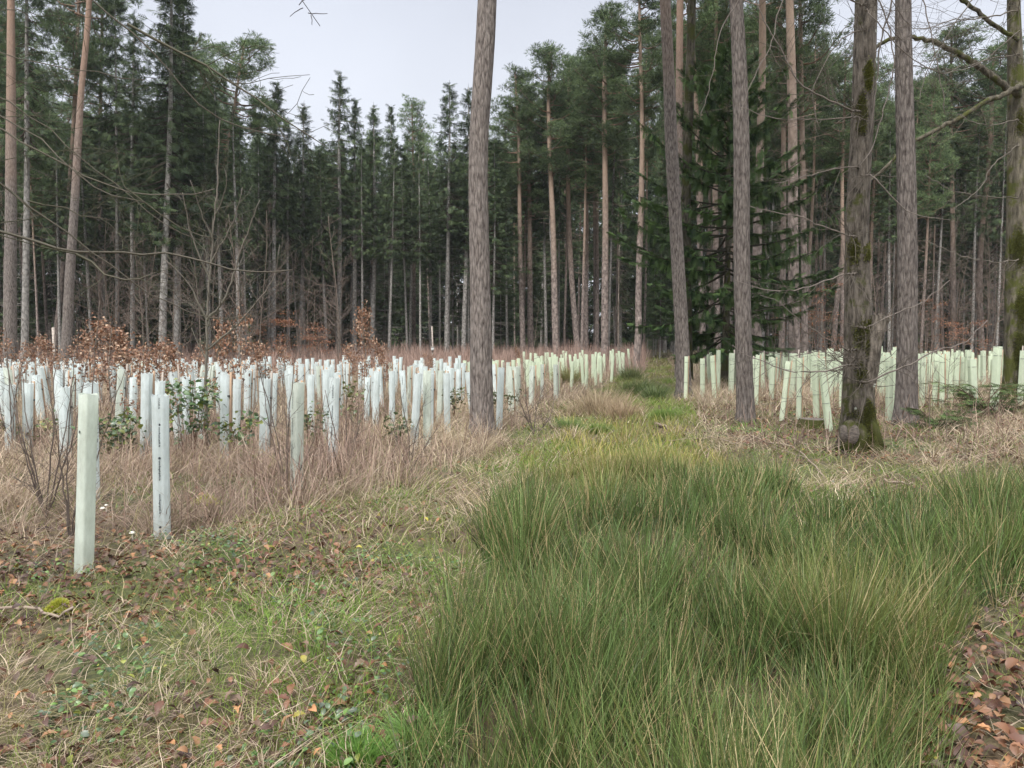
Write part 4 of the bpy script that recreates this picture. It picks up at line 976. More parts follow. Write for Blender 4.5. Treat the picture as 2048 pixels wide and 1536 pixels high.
for k, (kind, u, vt, vb, tp, wf, v, st, lab) in enumerate(NAMED):
    b = G(u, vb); d = b[1]; h = float(P(u, vt, d)[2] - b[2]); h = min(max(h, 1.0), 1.3)
    tt_ = P(u + tp, vt, d); lean = math.atan2(tt_[0] - b[0], h)
    wf *= .88 if kind == 'w' else .84
    rz_ = R(k + 50).uniform(-.7, 1.0) if kind == 'g' else R(k + 50).uniform(.9, 1.8) if k > 1 else 1.45
    cz, sz_ = math.cos(rz_), math.sin(rz_); ty = R(k).normal() * .02 * (k > 1)
    o = shelter(kind, b, h, lab, None, (lean * cz, lean * sz_ + ty), rz_, wf, v, st)
    SH.append((b[0], b[1]))
    fb = -math.pi / 2 - o.rotation_euler[2]
    W_ = 'www.fluegel-gmbh.de'
    if k == 1: print_on(o, [(h - .03, 'gel-gmbh.de'), (h - .244, 'o'), (h - .262, W_), (h - .512, 'o'), (h - .530, W_), (h - .80, W_), (h - 1.07, 'o'), (h - 1.088, 'www')], .0185, h, fb + .25, wf)
    elif k in (4, 5, 7, 10, 12): print_on(o, [(h - .10, W_), (h - .37, W_), (h - .64, W_), (h - .91, W_)], .02, h, fb + {4: -.75, 5: -.1, 7: .2, 10: -.1, 12: 0}[k], wf)
    if k == 0: print_on(o, [(h - .25, 'o')], .02, h, fb - .7, wf)

def plantations():
    r = R(17); cand = []
    def bx(d): return np.interp(d, [8, 11.8, 14.7, 20, 25, 35, 44], [-3.2, -1.7, -.5, .7, 2.1, 4.9, 7.0])
    # left field
    for y in np.arange(9.2, 43, 1.12):
        for x in np.arange(-32, 8, .98):
            xx = x + r.uniform(-.3, .3) + .3 * math.sin(y); yy = y + r.uniform(-.4, .4)
            if xx < bx(yy) and abs(xx) < .72 * yy + .5:
                if yy > 33 and xx < .5: continue
                cand.append((xx, yy, 'L'))
    for y in np.arange(14.5, 44, 1.35):
        for x in np.arange(4, 34, 1.12):
            xx = x + r.uniform(-.25, .25); yy = y + r.uniform(-.3, .3)
            lo = np.interp(yy, [13, 20, 30, 44], [6.0, 5.2, 7.6, 11.6])
            if xx > lo and xx < .70 * yy: cand.append((xx, yy, 'R'))
    cand = [c for c in cand if r.rand() > .06 and all((c[0] - a) ** 2 + (c[1] - b) ** 2 > .7 for a, b in SH)]
    cand.sort(key=lambda c: c[1]); stuff = MB(); n = len(NAMED); TB = {}; MI = []
    inside = [c for c in cand]
    for i, (x, y, side) in enumerate(inside):
        z = float(hz(x, y)); u, _ = uv_of(x, y, z)
        kind = 'g' if side == 'R' else ('w' if u < 1000 else 'p') if y < 24 or u < 930 else 'g'
        if side == 'L' and kind == 'w' and r.rand() < .12: kind = 'p'
        if i < 300 - n:
            if side == 'R': lab = 'light green tree shelter tube in the packed right hand plantation'; grp = 'tubes of the right plantation'
            elif kind == 'g': lab = 'light green tube in the distant rows left of the path'; grp = 'tubes in far middle rows'
            elif kind == 'p': lab = 'pale greenish tube scattered in the left field'; grp = 'pale greenish tubes of the left field'
            elif y < 20: lab = 'white tree shelter tube in the crowded front half of the left field'; grp = 'front white tubes of the left field'
            else: lab = 'white tree shelter tube in the crowded back half of the left field'; grp = 'back white tubes of the left field'
            big = r.rand() < .12
            shelter(kind, (x, y, z), r.uniform(.98, 1.28) if side == 'R' else r.uniform(1.04, 1.2), lab, grp, (r.normal() * (.12 if big else .04), r.normal() * .03), r.uniform(-1, 1.5), r.uniform(.9, 1.1), r.randint(3), r.randint(3), ties=y < 22)
            TB.setdefault(kind, []).append((LAST[0], u, y))
        else:
            me = SLEEVES[kind][0]; 
            co = np.empty(len(me.vertices) * 3, np.float32); me.vertices.foreach_get('co', co); co = co.reshape(-1, 3)
            nn = 42; L_ = len(co) // nn; ii = np.arange(L_ - 1)[:, None] * nn; kk = np.arange(nn)[None]
            Q = np.stack([ii + kk, ii + (kk + 1) % nn, ii + nn + (kk + 1) % nn, ii + nn + kk], -1).reshape(-1, 4); MI.append(np.full(len(Q), 0 if kind == 'g' else 1))
            a = r.normal() * .04; h = r.uniform(1.05, 1.25) / 1.2
            V = co * [1, 1, h]; V = V + np.stack([V[:, 2] * a, 0 * V[:, 0], 0 * V[:, 0]], -1); stuff.add(V + [x, y, z], Q)
    for k, nm in (('w', 'white tree tube'), ('p', 'pale greenish tree tube'), ('g', 'light green tree tube')): single_out(TB.get(k, []), nm, 'before and')
    if stuff.V:
        me = stuff.mesh('distant_tree_shelters', [M_sleeve_g, M_sleeve_w], smooth=True); me.polygons.foreach_set('material_index', np.concatenate(MI).astype(np.int32))
        tag(link('distant_tree_shelters', me), 'farthest rows of white and light green tubes massed at the back of the plantations', 'tree guards', kind='stuff')
    print('shelters', len(inside) + n)
plantations()

# ------------------------------------------------------------------ saplings and shrubs
def sapling_mb(seed, H, r0, nb=14, spread=.55, up=.75, c=(.17, .15, .12), c2=(.20, .17, .14), lmax=.45, levels=2, z0=.2):
    r = R(seed); mb = MB(); n = 12; z = np.linspace(-.1, H, n); ph = r.uniform(0, 6, 2); tips = []
    x = .03 * H * np.sin(z / H * 4 + ph[0]) - .03 * H * math.sin(ph[0]); y = .03 * H * np.sin(z / H * 3.2 + ph[1]) - .03 * H * math.sin(ph[1])
    st = np.stack([x, y, z], -1); sweep(mb, st, np.linspace(r0, .004, n), 6, c, c2)
    def br(p, d, ln, rad, lev):
        m = 6; q = [p]; cur = d / np.linalg.norm(d)
        for k in range(m - 1):
            cur = cur + r.normal(size=3) * .10 + np.array([0, 0, .07 * up]); cur /= np.linalg.norm(cur); q.append(q[-1] + cur * ln / (m - 1))
        q = np.array(q); sweep(mb, q, np.linspace(rad, .0018, m), 4, c2); tips.extend([q[-1], q[-2], q[3]])
        if lev > 0:
            for k in range(r.randint(3, 6)):
                i = r.randint(1, m - 1); s = r.normal(size=3); s[2] = abs(s[2]) * .4; d2 = cur * .8 + s / np.linalg.norm(s) * .75
                br(q[i], d2, ln * r.uniform(.3, .6), rad * .55, lev - 1)
    for k in range(nb):
        t = z0 + (1 - z0) * (k + r.rand()) / nb * .97; p = np.array([np.interp(t * H, z, st[:, q]) for q in range(3)])
        a = r.uniform(0, 6.28); d = np.array([math.cos(a) * spread, math.sin(a) * spread, up * (.5 + .5 * t)])
        br(p, d, H * lmax * (1 - .65 * t) * r.uniform(.6, 1.1), r0 * .5 * (1 - .6 * t), levels - 1)
    return mb, np.array(tips)
def leaf_tmpl(kind):
    if kind == 'oak': o = [(0, 0), (.25, .10), (.3, .2), (.45, .14), (.55, .30), (.7, .2), (.82, .24), (1, .0)]
    elif kind == 'beech': o = [(0, 0), (.2, .2), (.5, .28), (.8, .18), (1, 0)]
    else: o = [(0, 0), (.15, .25), (.4, .36), (.75, .24), (1, 0)]
    V = [(x, y, .22 * y) for x, y in o] + [(x, -y, .22 * y) for x, y in o[1:-1]]; V = np.array(V); V[:, 2] -= .14 * (V[:, 0] - .5) ** 2 * 4
    mid = [(x, 0, -.14 * (x - .5) ** 2 * 4 - .02) for x, y in o[1:-1]]; n = len(o); b = len(V); V = np.vstack([V, mid]); Q = []; T = []
    top = list(range(0, n)); bot = [0] + list(range(n, n + n - 2)) + [n - 1]; md = [0] + list(range(b, b + n - 2)) + [n - 1]
    T.append([0, md[1], top[1]]); T.append([0, bot[1], md[1]])
    for i in range(1, n - 2): Q.append([md[i], md[i + 1], top[i + 1], top[i]]); Q.append([bot[i], bot[i + 1], md[i + 1], md[i]])
    T.append([md[n - 2], n - 1, top[n - 2]]); T.append([bot[n - 2], n - 1, md[n - 2]])
    return V, np.array(Q), np.array(T)
LT = {k: leaf_tmpl(k) for k in ('oak', 'beech', 'round')}
def put_leaves(mb, kind, T, size, C, rng, tilt=1.2, curl=1.0):
    V, Q, Tt = LT[kind]; V = V * [1, 1, curl]
    M = rotm(len(T), rng, tilt) * np.asarray(size)[:, None, None]; scatter(mb, V, Q, M, T, C, Tt)
def mixc(rng, n, cols, p=None, v=.25):
    cols = np.array(cols); i = rng.choice(len(cols), n, p=p); return cols[i] * rng.uniform(1 - v, 1 + v, (n, 1))
OAKC = [(.24, .12, .07), (.32, .18, .11), (.15, .075, .045), (.42, .29, .20)]
def oak_proto(seed, H, dens=5):
    mb, tips = sapling_mb(seed, H, .016, 12, .75, .45, lmax=.42); r = R(seed + 9); T = np.repeat(tips, dens, 0); T = T[T[:, 2] > H * .42]
    T = T + r.normal(size=T.shape) * .09; lb = MB(); put_leaves(lb, 'oak', T, r.uniform(.05, .095, len(T)), mixc(r, len(T), OAKC), r, 1.4, 2.)
    return mb.mesh('stem_mesh', M_twig), lb.mesh('leaves_mesh', M_litter)
OAK = [oak_proto(500 + i, 2.0, 3 + i) for i in range(3)]
def oak(u, d, h, label, v, group=None, wide=1.0, base=None):
    b = Gd(u, d); o = thing('oak_sapling', b, label, 'sapling', group); s = h / 2.0
    for nm, me in (('stem', OAK[v][0]), ('leaves', OAK[v][1])):
        c = link(nm, me, o); c.scale = (s * wide, s * wide, s); c.rotation_euler = (0, 0, u)
for u, d, vt, v, wd, lab in (
 (10, 17, 668, 0, 1.1, 'oak sapling with rusty leaves at the left edge, above the white tubes'),
 (60, 20, 690, 1, 1.0, 'low oak sapling with rusty leaves second from the left edge'),
 (100, 22, 682, 2, 1.0, 'oak sapling with pale brown leaves at the foot of the pale bare pole'),
 (145, 19, 684, 0, 1.1, 'oak sapling with orange-brown leaves before the orange-topped pine'),
 (185, 20, 665, 1, 1.0, 'oak sapling left of the densest rusty clump'),
 (225, 15, 655, 2, 1.2, 'bushiest rusty oak sapling, highest brown clump left of the dotted tube'),
 (262, 17, 690, 0, 1.1, 'oak sapling merging into the right side of the bushiest rusty clump'),
 (305, 11.5, 700, 1, 1.0, 'oak sapling with big leaves hanging over the top of the dotted white tube'),
 (345, 15, 695, 2, 1.0, 'oak sapling just right of the dotted white tube'),
 (390, 18, 700, 0, 1.0, 'small oak sapling left of the grey sapling stem'),
 (455, 13, 645, 1, .8, 'slim oak sapling with orange leaves right of the grey sapling stem'),
 (500, 18, 695, 2, 1.1, 'small brown oak sapling behind the white tubes, left of the greenish tube'),
 (575, 22, 700, 0, 1.1, 'small oak sapling behind the greenish tube'),
 (730, 21, 628, 1, .75, 'tall orange-leaved oak sapling left of the centre, standing above the tubes'),
 (752, 20, 690, 2, .9, 'low oak sapling at the foot of the tall orange-leaved one'),
 (700, 24, 695, 0, 1.0, 'low oak sapling left of the tall orange-leaved one'),
 (860, 28, 712, 1, .8, 'tiny oak sapling with few leaves between tubes near the central pine'),
 (1035, 30, 700, 2, .5, 'tiny oak sapling with rusty leaves right of the central pine')):
    b = Gd(u, d); oak(u, d, float(P(u, vt, d)[2] - b[2]), lab, v, None, wd)

SAPP = []
for i in range(5):
    mb, _ = sapling_mb(600 + i, 3.0, .014, 13 + i, .6 + .12 * i, .55, c=(.15, .125, .10), c2=(.15, .115, .095), lmax=.40, levels=3 if i < 3 else 2)
    SAPP.append(mb.mesh('stem_mesh', M_twig))
def bare(u, d, vt, v, label, wide=1.0, name='bare_sapling', group=None, cat='sapling'):
    b = Gd(u, d); h = float(P(u, vt, d)[2] - b[2]); o = thing(name, b, label, cat, group)
    c = link('stem', SAPP[v], o); c.scale = (h / 3 * wide, h / 3 * wide, h / 3); c.rotation_euler = (0, 0, u * 1.3)
    return o
def big_sapling():
    r = R(71); d = 10.5; b = Gd(415, d); o = thing('bare_sapling', b, 'tall bare grey sapling forking upward right of the dotted tube', 'sapling'); mb = MB()
    C_, C2 = (.13, .12, .095), (.15, .13, .11); st = np.array([b[0], b[1], b[2] - .1])
    for pl, w0, w1, tw in (([(413, 860), (412, 760), (414, 640), (418, 560), (425, 480), (435, 380), (440, 240)], 7, 1.6, 12),
       ([(414, 640), (380, 570), (360, 545), (330, 520)], 5, 1.5, 4), ([(414, 640), (450, 600), (490, 480), (520, 400)], 5, 1.5, 8), ([(420, 560), (385, 480), (365, 385)], 4, 1.3, 5),
       ([(420, 530), (470, 440), (485, 375)], 4, 1.3, 5), ([(414, 700), (470, 655), (550, 560), (560, 490)], 4, 1.2, 6), ([(425, 480), (400, 420), (380, 360)], 3, 1.2, 3), ([(430, 430), (455, 380), (450, 340)], 3, 1.2, 3)):
        px_branch(mb, pl, d, d - (.0 if w0 > 5 else .25), w0, w1, r, tw, .7, True, C_, C2, grav=.08, wob=.012, start=st if w0 > 5 else None)
    link('stem', mb.mesh('stem', M_twig, origin=b), o)
    # dark shrub by the nearest tubes
    for (u, v_, tops, lab) in ((92, 1040, [(110, 640), (180, 690), (40, 720), (20, 800), (150, 760), (5, 690)], 'dark bare shrub with crossing stems left of the nearest green tube'),
                              (140, 1085, [(200, 600), (150, 700), (250, 740), (100, 780)], 'thin dark bare shrub crossing in front of the nearest green tube'),
                              (575, 985, [(490, 640), (520, 720), (600, 640), (650, 790), (560, 720)], 'thin bare shrub in front of the greenish tube by the bramble'),
                              (25, 905, [(10, 640), (50, 700), (-20, 690)], 'pale bare stems bending at the left edge'),
                              (695, 935, [(690, 730), (740, 770), (650, 780), (720, 800)], 'thin reddish bare shrub left of the touching pair of tubes'),
                              (820, 945, [(800, 780), (850, 800), (880, 850), (780, 820)], 'thin bare shrub in front of the row ending at the clean pale green tube'),
                              (1068, 870, [(1050, 720), (1090, 760), (1030, 780), (1110, 790)], 'brown tangled bare shrub right of the central pine')):
        b = G(u, v_); dd = b[1]; o = thing('bare_shrub', b, lab, 'shrub'); mb = MB()
        for (tu, tv) in tops:
            mu, mv = (u + tu) / 2 + r.uniform(-12, 12), (v_ + tv) / 2 + 10
            px_branch(mb, [(mu, mv), (tu, tv)], dd, dd + r.uniform(-.3, .3), 3.5 if dd < 7 else 2.6, 1.1, r, 9, .40, True, (.095, .075, .065), (.14, .11, .09), grav=.03, wob=.008, start=b)
        link('stems', mb.mesh('stems', M_twig, origin=b), o)
big_sapling()
for u, d, vt, v, wd, lab in (
 (1868, 10.5, 560, 0, .5, 'thin dark sapling with upswept twigs right of the rough grey pine'),
 (1900, 10.8, 640, 4, .7, 'small bare sapling over the conifer branches at right'),
 (1940, 7.6, 830, 3, .8, 'bare leaning twig plant in the grass at the right'),
 (280, 24, 480, 1, .8, 'pale bare sapling behind the rusty oak clump at left'),
 (345, 26, 500, 2, .8, 'bare sapling in front of the bulky big spruce at left'),
 (470, 24, 430, 0, .9, 'bare sapling with fan of twigs right of the tall grey one'),
 (520, 30, 420, 1, .9, 'bare sapling in the brown thicket at left, nearer the greenish tube'),
 (1070, 34, 600, 3, .8, 'small pale sapling before the trunks right of the central pine'),
 (1595, 28, 520, 4, .8, 'bare sapling behind the leaning light green tube')):
    bare(u, d, vt, v, lab, wd)
def thicket():
    r = R(81); TH = []
    for i in range(74):
        z = r.rand()
        if z < .6: u = r.uniform(200, 690); d = r.uniform(40, 54); g = 'bare saplings of the brown thicket at left'; lab = 'thin bare sapling in the brown thicket under the left forest edge'
        else: u = r.uniform(1540, 2120); d = r.uniform(40, 52); g = 'bare saplings behind the right plantation'; lab = 'thin bare sapling in the brown thicket behind the right hand tubes'
        if u < 260: d -= 5
        TH.append((bare(u, d, r.uniform(420, 620), r.randint(5), lab, r.uniform(.7, 1.3), group=g), u, d))
    single_out(TH, 'bare sapling', 'before and')
    # young beeches with flat layers of copper leaves
    for i, (u, d, vt, wd, lab) in enumerate(((600, 44, 630, 2.6, 'young beech with flat layers of copper leaves under the left thicket'), (640, 46, 650, 1.8, 'smaller copper-leaved beech right of the bigger one in the left thicket'),
        (540, 47, 640, 2.0, 'copper-leaved beech left of the bigger one in the left thicket'),
        (1620, 42, 600, 2.6, 'copper-leaved beech behind tubes left of the mossy broadleaf tree'), (1655, 44, 560, 2.0, 'taller copper-leaved beech right behind the first at the right'),
        (1700, 45, 640, 1.6, 'copper-leaved beech mostly behind the mossy broadleaf trunk'),
        (1930, 42, 640, 2.6, 'copper-leaved beech near the right edge above the tube tops'), (1850, 48, 600, 1.8, 'copper-leaved beech behind the rough grey pine'))):
        b = Gd(u, d); h = float(P(u, vt, d)[2] - b[2]); mb, tips = sapling_mb(700 + i, h, .03, 14, 1.0 * wd / 2, .10, c=(.16, .13, .11), lmax=.5 * wd / 1.6, z0=.25)
        rr = R(720 + i); T = np.repeat(tips, 5, 0) + rr.normal(size=(len(tips) * 5, 3)) * [.16, .16, .04]; lb = MB(); put_leaves(lb, 'beech', T, rr.uniform(.06, .11, len(T)), mixc(rr, len(T), [(.30, .13, .07), (.38, .19, .10), (.25, .10, .06)]), rr, .5)
        o = thing('young_beech', b, lab, 'tree'); link('stem', mb.mesh('stem', M_twig), o); link('leaves', lb.mesh('leaves', M_litter), o)
thicket()

def bramble(u, v_, wpx, hpx, label, seed, nst=12, nlf=170, cols=((.05, .10, .035), (.085, .16, .05), (.10, .15, .09), (.17, .20, .04))):
    b = G(u, v_); d = b[1]; r = R(seed); Wd = wpx * d / F / 2; Hh = hpx * d / F; mb = MB(); tips = []
    for k in range(nst):
        a = r.uniform(0, 6.28); ln = Wd * r.uniform(.4, 1.15); t = np.linspace(0, 1, 9); h = Hh * r.uniform(.6, 1.05)
        x0 = r.uniform(-.4, .4) * Wd; x = x0 + t * ln * math.cos(a); y = t * ln * .6 * math.sin(a); z = h * np.sin(t * 2.2) / 1.0 + .0
        q = np.stack([x, y, z], -1) + r.normal(size=(9, 3)) * .012; sweep(mb, q, np.linspace(.0045, .0016, 9), 5, (.13, .06, .045), (.10, .10, .05)); tips.append(q[2:])
    nlf = int(nlf * 1.5); tips = np.concatenate(tips); T = tips[r.randint(len(tips), size=nlf)] + r.normal(size=(nlf, 3)) * [.06, .06, .04]
    lb = MB(); C = mixc(r, nlf, cols)
    put_leaves(lb, 'round', T, r.uniform(.05, .095, nlf), C, r, .8)
    o = thing('bramble_bush', b, label, 'bramble'); link('stems', mb.mesh('stems', M_twig), o); link('leaves', lb.mesh('leaves', M_leaf), o)
for a in ((245, 935, 150, 105, 'bramble with green leaves between nearest green tube and dotted tube', 1, 14, 190),
          (395, 930, 170, 165, 'tallest leafy bramble right of the dotted white tube', 2, 15, 210),
          (480, 925, 120, 100, 'leafy bramble under the grey sapling, left of the greenish tube', 3, 10, 90),
          (622, 900, 60, 85, 'small dark green bramble at the right side of the greenish tube', 4, 7, 60),
          (60, 900, 150, 70, 'yellow-green bramble near the left edge', 5, 10, 70, ((.10, .15, .04), (.22, .20, .05), (.07, .11, .04))),
          (700, 880, 70, 110, 'thin bramble with small yellowish leaves before the touching pair of tubes', 6, 8, 46, ((.15, .17, .05), (.09, .12, .04))),
          (780, 905, 90, 80, 'bramble arching over between the dirty grey tube and its neighbours', 7, 8, 60, ((.12, .15, .05), (.08, .12, .05))),
          (900, 850, 80, 70, 'olive bramble left of the central pine foot', 8, 8, 70, ((.12, .13, .05), (.07, .10, .04))),
          (1010, 850, 80, 70, 'olive bramble right of the central pine foot', 9, 8, 60, ((.12, .13, .05), (.07, .10, .04)))):
    bramble(*a)

# low conifer branches lying at the right
def low_conifer(u, v_, wpx, hpx, label, seed, n=26):
    b = G(u, v_); d = b[1]; r = R(seed); mb = MB(); D = []; T = []; Sx = []; C = []
    Wd = wpx * d / F / 2; Hh = hpx * d / F
    for k in range(n):
        a = r.uniform(0, 6.28); ln = Wd * r.uniform(.5, 1.1); t = np.linspace(0, 1, 10); q = np.stack([r.uniform(-.3, .3) * Wd + t * ln * math.cos(a), t * ln * .7 * math.sin(a), Hh * r.uniform(.3, 1) * np.sin(t * 1.9)], -1)
        sweep(mb, q, np.linspace(.01, .003, 10), 4, (.09, .06, .04))
        for j in range(2, 10):
            for s in (-1, 1):
                dd = np.array([math.cos(a + s * .8), math.sin(a + s * .8), r.uniform(-.2, .3)]); D.append(dd); T.append(q[j]); Sx.append(r.uniform(.10, .2)); w_ = r.rand(); C.append(np.array([.04, .075, .025]) * (1 - w_) + np.array([.12, .17, .06]) * w_)
    tv, tq = blade_fan(5, .5, .07); D = np.array(D); scatter(mb, tv, tq, frame(D, r.uniform(-.5, .5, len(D))) * np.array(Sx)[:, None, None], np.array(T), np.array(C))
    o = thing('low_conifer', b, label, 'young conifer'); link('branches', mb.mesh('branches', M_fir), o)
low_conifer(1975, 835, 200, 70, 'spreading young conifer with light green tips below the right edge tubes', 1, 34)
low_conifer(1880, 865, 110, 50, 'low dark conifer sprig in the grass right of the rough grey pine', 2, 16)

# ------------------------------------------------------------------ stump, sticks, mushrooms
def stump():
    r = R(51); b = G(1627, 852); o = thing('tree_stump', b, 'low flat mossy stump behind the widest light green tube', 'stump'); mb = MB(); n = 20; th = np.arange(n) / n * 6.283
    rr = .24 * (1 + .06 * np.sin(3 * th) + .05 * r.uniform(-1, 1, n)); V = []
    for z, k in ((-.05, 1.25), (.03, 1.08), (.10, 1.0), (.125, .93)): V.append(np.stack([rr * k * np.cos(th), rr * k * np.sin(th), np.full(n, z)], -1))
    V = np.concatenate(V); i = np.arange(3)[:, None] * n; k = np.arange(n)[None]
    mb.add(V, np.stack([i + k, i + (k + 1) % n, i + n + (k + 1) % n, i + n + k], -1)); link('bark', mb.mesh('bark', M_mossy, smooth=True), o)
    mb = MB(); mb.add(np.vstack([np.stack([rr * .93 * np.cos(th), rr * .93 * np.sin(th), np.full(n, .125)], -1), [[0, 0, .128]]]), None, [[k, (k + 1) % n, n] for k in range(n)]); link('cut_face', mb.mesh('cut_face', M_scar), o)
    # sticks on the ground
    for pl, w0, w1, tw, lab in (
        ([(1500, 880), (1540, 893), (1585, 902), (1610, 920), (1650, 965)], 5, 2, 8, 'long curved dead branch lying between rushes and the scarred tree foot'),
        ([(1540, 903), (1580, 915), (1622, 930)], 3, 1.5, 5, 'short dead twig below the long curved branch'),
        ([(1095, 790), (1150, 801)], 3, 2, 2, 'thin fallen stick left of the tan grass tuft'),
        ([(1090, 845), (1108, 858)], 6, 4, 1, 'short pale broken stick on the ground right of the central pine'),
        ([(1310, 852), (1330, 858), (1345, 870)], 7, 4, 2, 'dark rotten stick on the path bank'),
        ([(1768, 976), (1825, 980)], 5, 4, 0, 'thin grey stick resting on the right hand rushes'),
        ([(2020, 1096), (2060, 1100)], 9, 8, 0, 'stub of a pale branch at the right edge'),
        ([(1600, 893), (1655, 905), (1685, 890)], 4, 2, 3, 'pale stick leading to the scarred tree foot'),
        ([(-10, 1236), (60, 1240), (145, 1250)], 7, 5, 1, 'broken pale stick in the grass at the lower left'),
        ([(1900, 880), (1950, 950), (2000, 1000)], 3, 2, 4, 'bare bramble cane fallen in the grass at right'),
        ([(1330, 890), (1420, 880), (1475, 895)], 3, 2, 3, 'twig lying at the upper rim of the rushes')):
        mb = MB(); g = [G(*p) for p in pl]; q = np.array(g); q[:, 2] += .05; dm = q[:, 1].mean()
        L_ = np.concatenate([[0], np.cumsum(np.linalg.norm(np.diff(q, axis=0), axis=1))]); s = np.linspace(0, L_[-1], 12); qq = np.stack([np.interp(s, L_, q[:, k]) for k in range(3)], -1); qq += r.normal(size=qq.shape) * .012
        sweep(mb, qq, np.linspace(w0, w1, 12) * dm / F / 2, 7, (.22, .17, .13), (.26, .21, .17), bump=.1, rng=r)
        for k in range(tw): i_ = r.randint(1, 11); t = qq[i_] - qq[i_ - 1]; t /= np.linalg.norm(t); twig(mb, qq[i_], t, .45 * r.uniform(.4, 1), .004, r, 2, (.16, .12, .10), .05)
        o = tag(link('fallen_branch', mb.mesh('fallen_branch', M_twig, origin=g[0])), lab, 'stick'); o.location = tuple(g[0])
    for i, (u, v_, s, lab) in enumerate(((205, 1030, .022, 'small white mushroom, left one of two between the two nearest tubes'), (213, 1024, .018, 'small white mushroom, right one of the pair beside the nearest tube'), (265, 1080, .022, 'white mushroom in leaves just left of the dotted tube'))):
        b = G(u, v_); o = thing('mushroom', b, lab, 'mushroom'); mb = MB(); a = np.linspace(0, 6.283, 13)[:-1]; V = []; k = np.arange(12)
        prof = [(1.0, 0), (1.1, .15), (.95, .45), (.55, .75), (.1, .85)]
        for rr_, zz in prof: V.append(np.stack([np.cos(a) * rr_ * s, np.sin(a) * rr_ * s, np.full(12, .05 + zz * s)], -1))
        i0 = np.arange(4)[:, None] * 12; mb.add(np.concatenate(V), np.stack([i0 + k, i0 + (k + 1) % 12, i0 + 12 + (k + 1) % 12, i0 + 12 + k], -1)); link('cap', mb.mesh('cap', M_mush, smooth=True), o)
        mb = MB(); sweep(mb, [(0, 0, -.01), (0, 0, .03), (0, 0, .06)], [.007, .006, .006], 8); link('stalk', mb.mesh('stalk', M_mush, smooth=True), o)
stump()

# ------------------------------------------------------------------ ground cover
RUSH = [(760, 3600), (800, 1600), (850, 1400), (905, 1240), (950, 1140), (985, 1070), (1010, 1010), (1075, 955), (1160, 925), (1250, 915), (1430, 925), (1520, 960), (1640, 1010), (1800, 1010), (2048, 990), (2700, 1000),
        (2700, 1150), (2048, 1190), (1960, 1240), (1900, 1330), (1850, 1536), (1830, 3600)]
PATH = [(1000, 940), (1085, 900), (1130, 840), (1180, 780), (1260, 730), (1290, 712), (1330, 712), (1370, 760), (1400, 850), (1450, 930), (1300, 960)]
LITR = [(1830, 3600), (1830, 1440), (1880, 1330), (1960, 1260), (2048, 1220), (2900, 1180), (3600, 3600)]
FIELD = [(-2000, 1100), (-400, 1090), (0, 1080), (420, 1065), (700, 1010), (900, 960), (1000, 880), (1120, 800), (1230, 740), (1285, 712), (1285, 690), (-3000, 690)]
RIGHTF = [(1375, 760), (1330, 712), (1330, 690), (5000, 690), (5000, 1000), (2048, 950), (1700, 925), (1480, 900), (1400, 850)]
def sample(n, y0, y1, ex, rng, wid=.74, pad=1.3):
    a = 2 - ex; t = rng.rand(n)     # density per area ~ y^-ex, area per dy ~ y
    y = (y0 ** a + (y1 ** a - y0 ** a) * t) ** (1 / a); x = rng.uniform(-1, 1, n) * (y * wid + pad)
    return x, y
def far_w(y, w0, y0=4.): return w0 * np.maximum(1, y / y0) ** .75
def cols(rng, n, a, b, v=.2):
    t = rng.rand(n, 1); return (np.array(a) * (1 - t) + np.array(b) * t) * rng.uniform(1 - v, 1 + v, (n, 1))

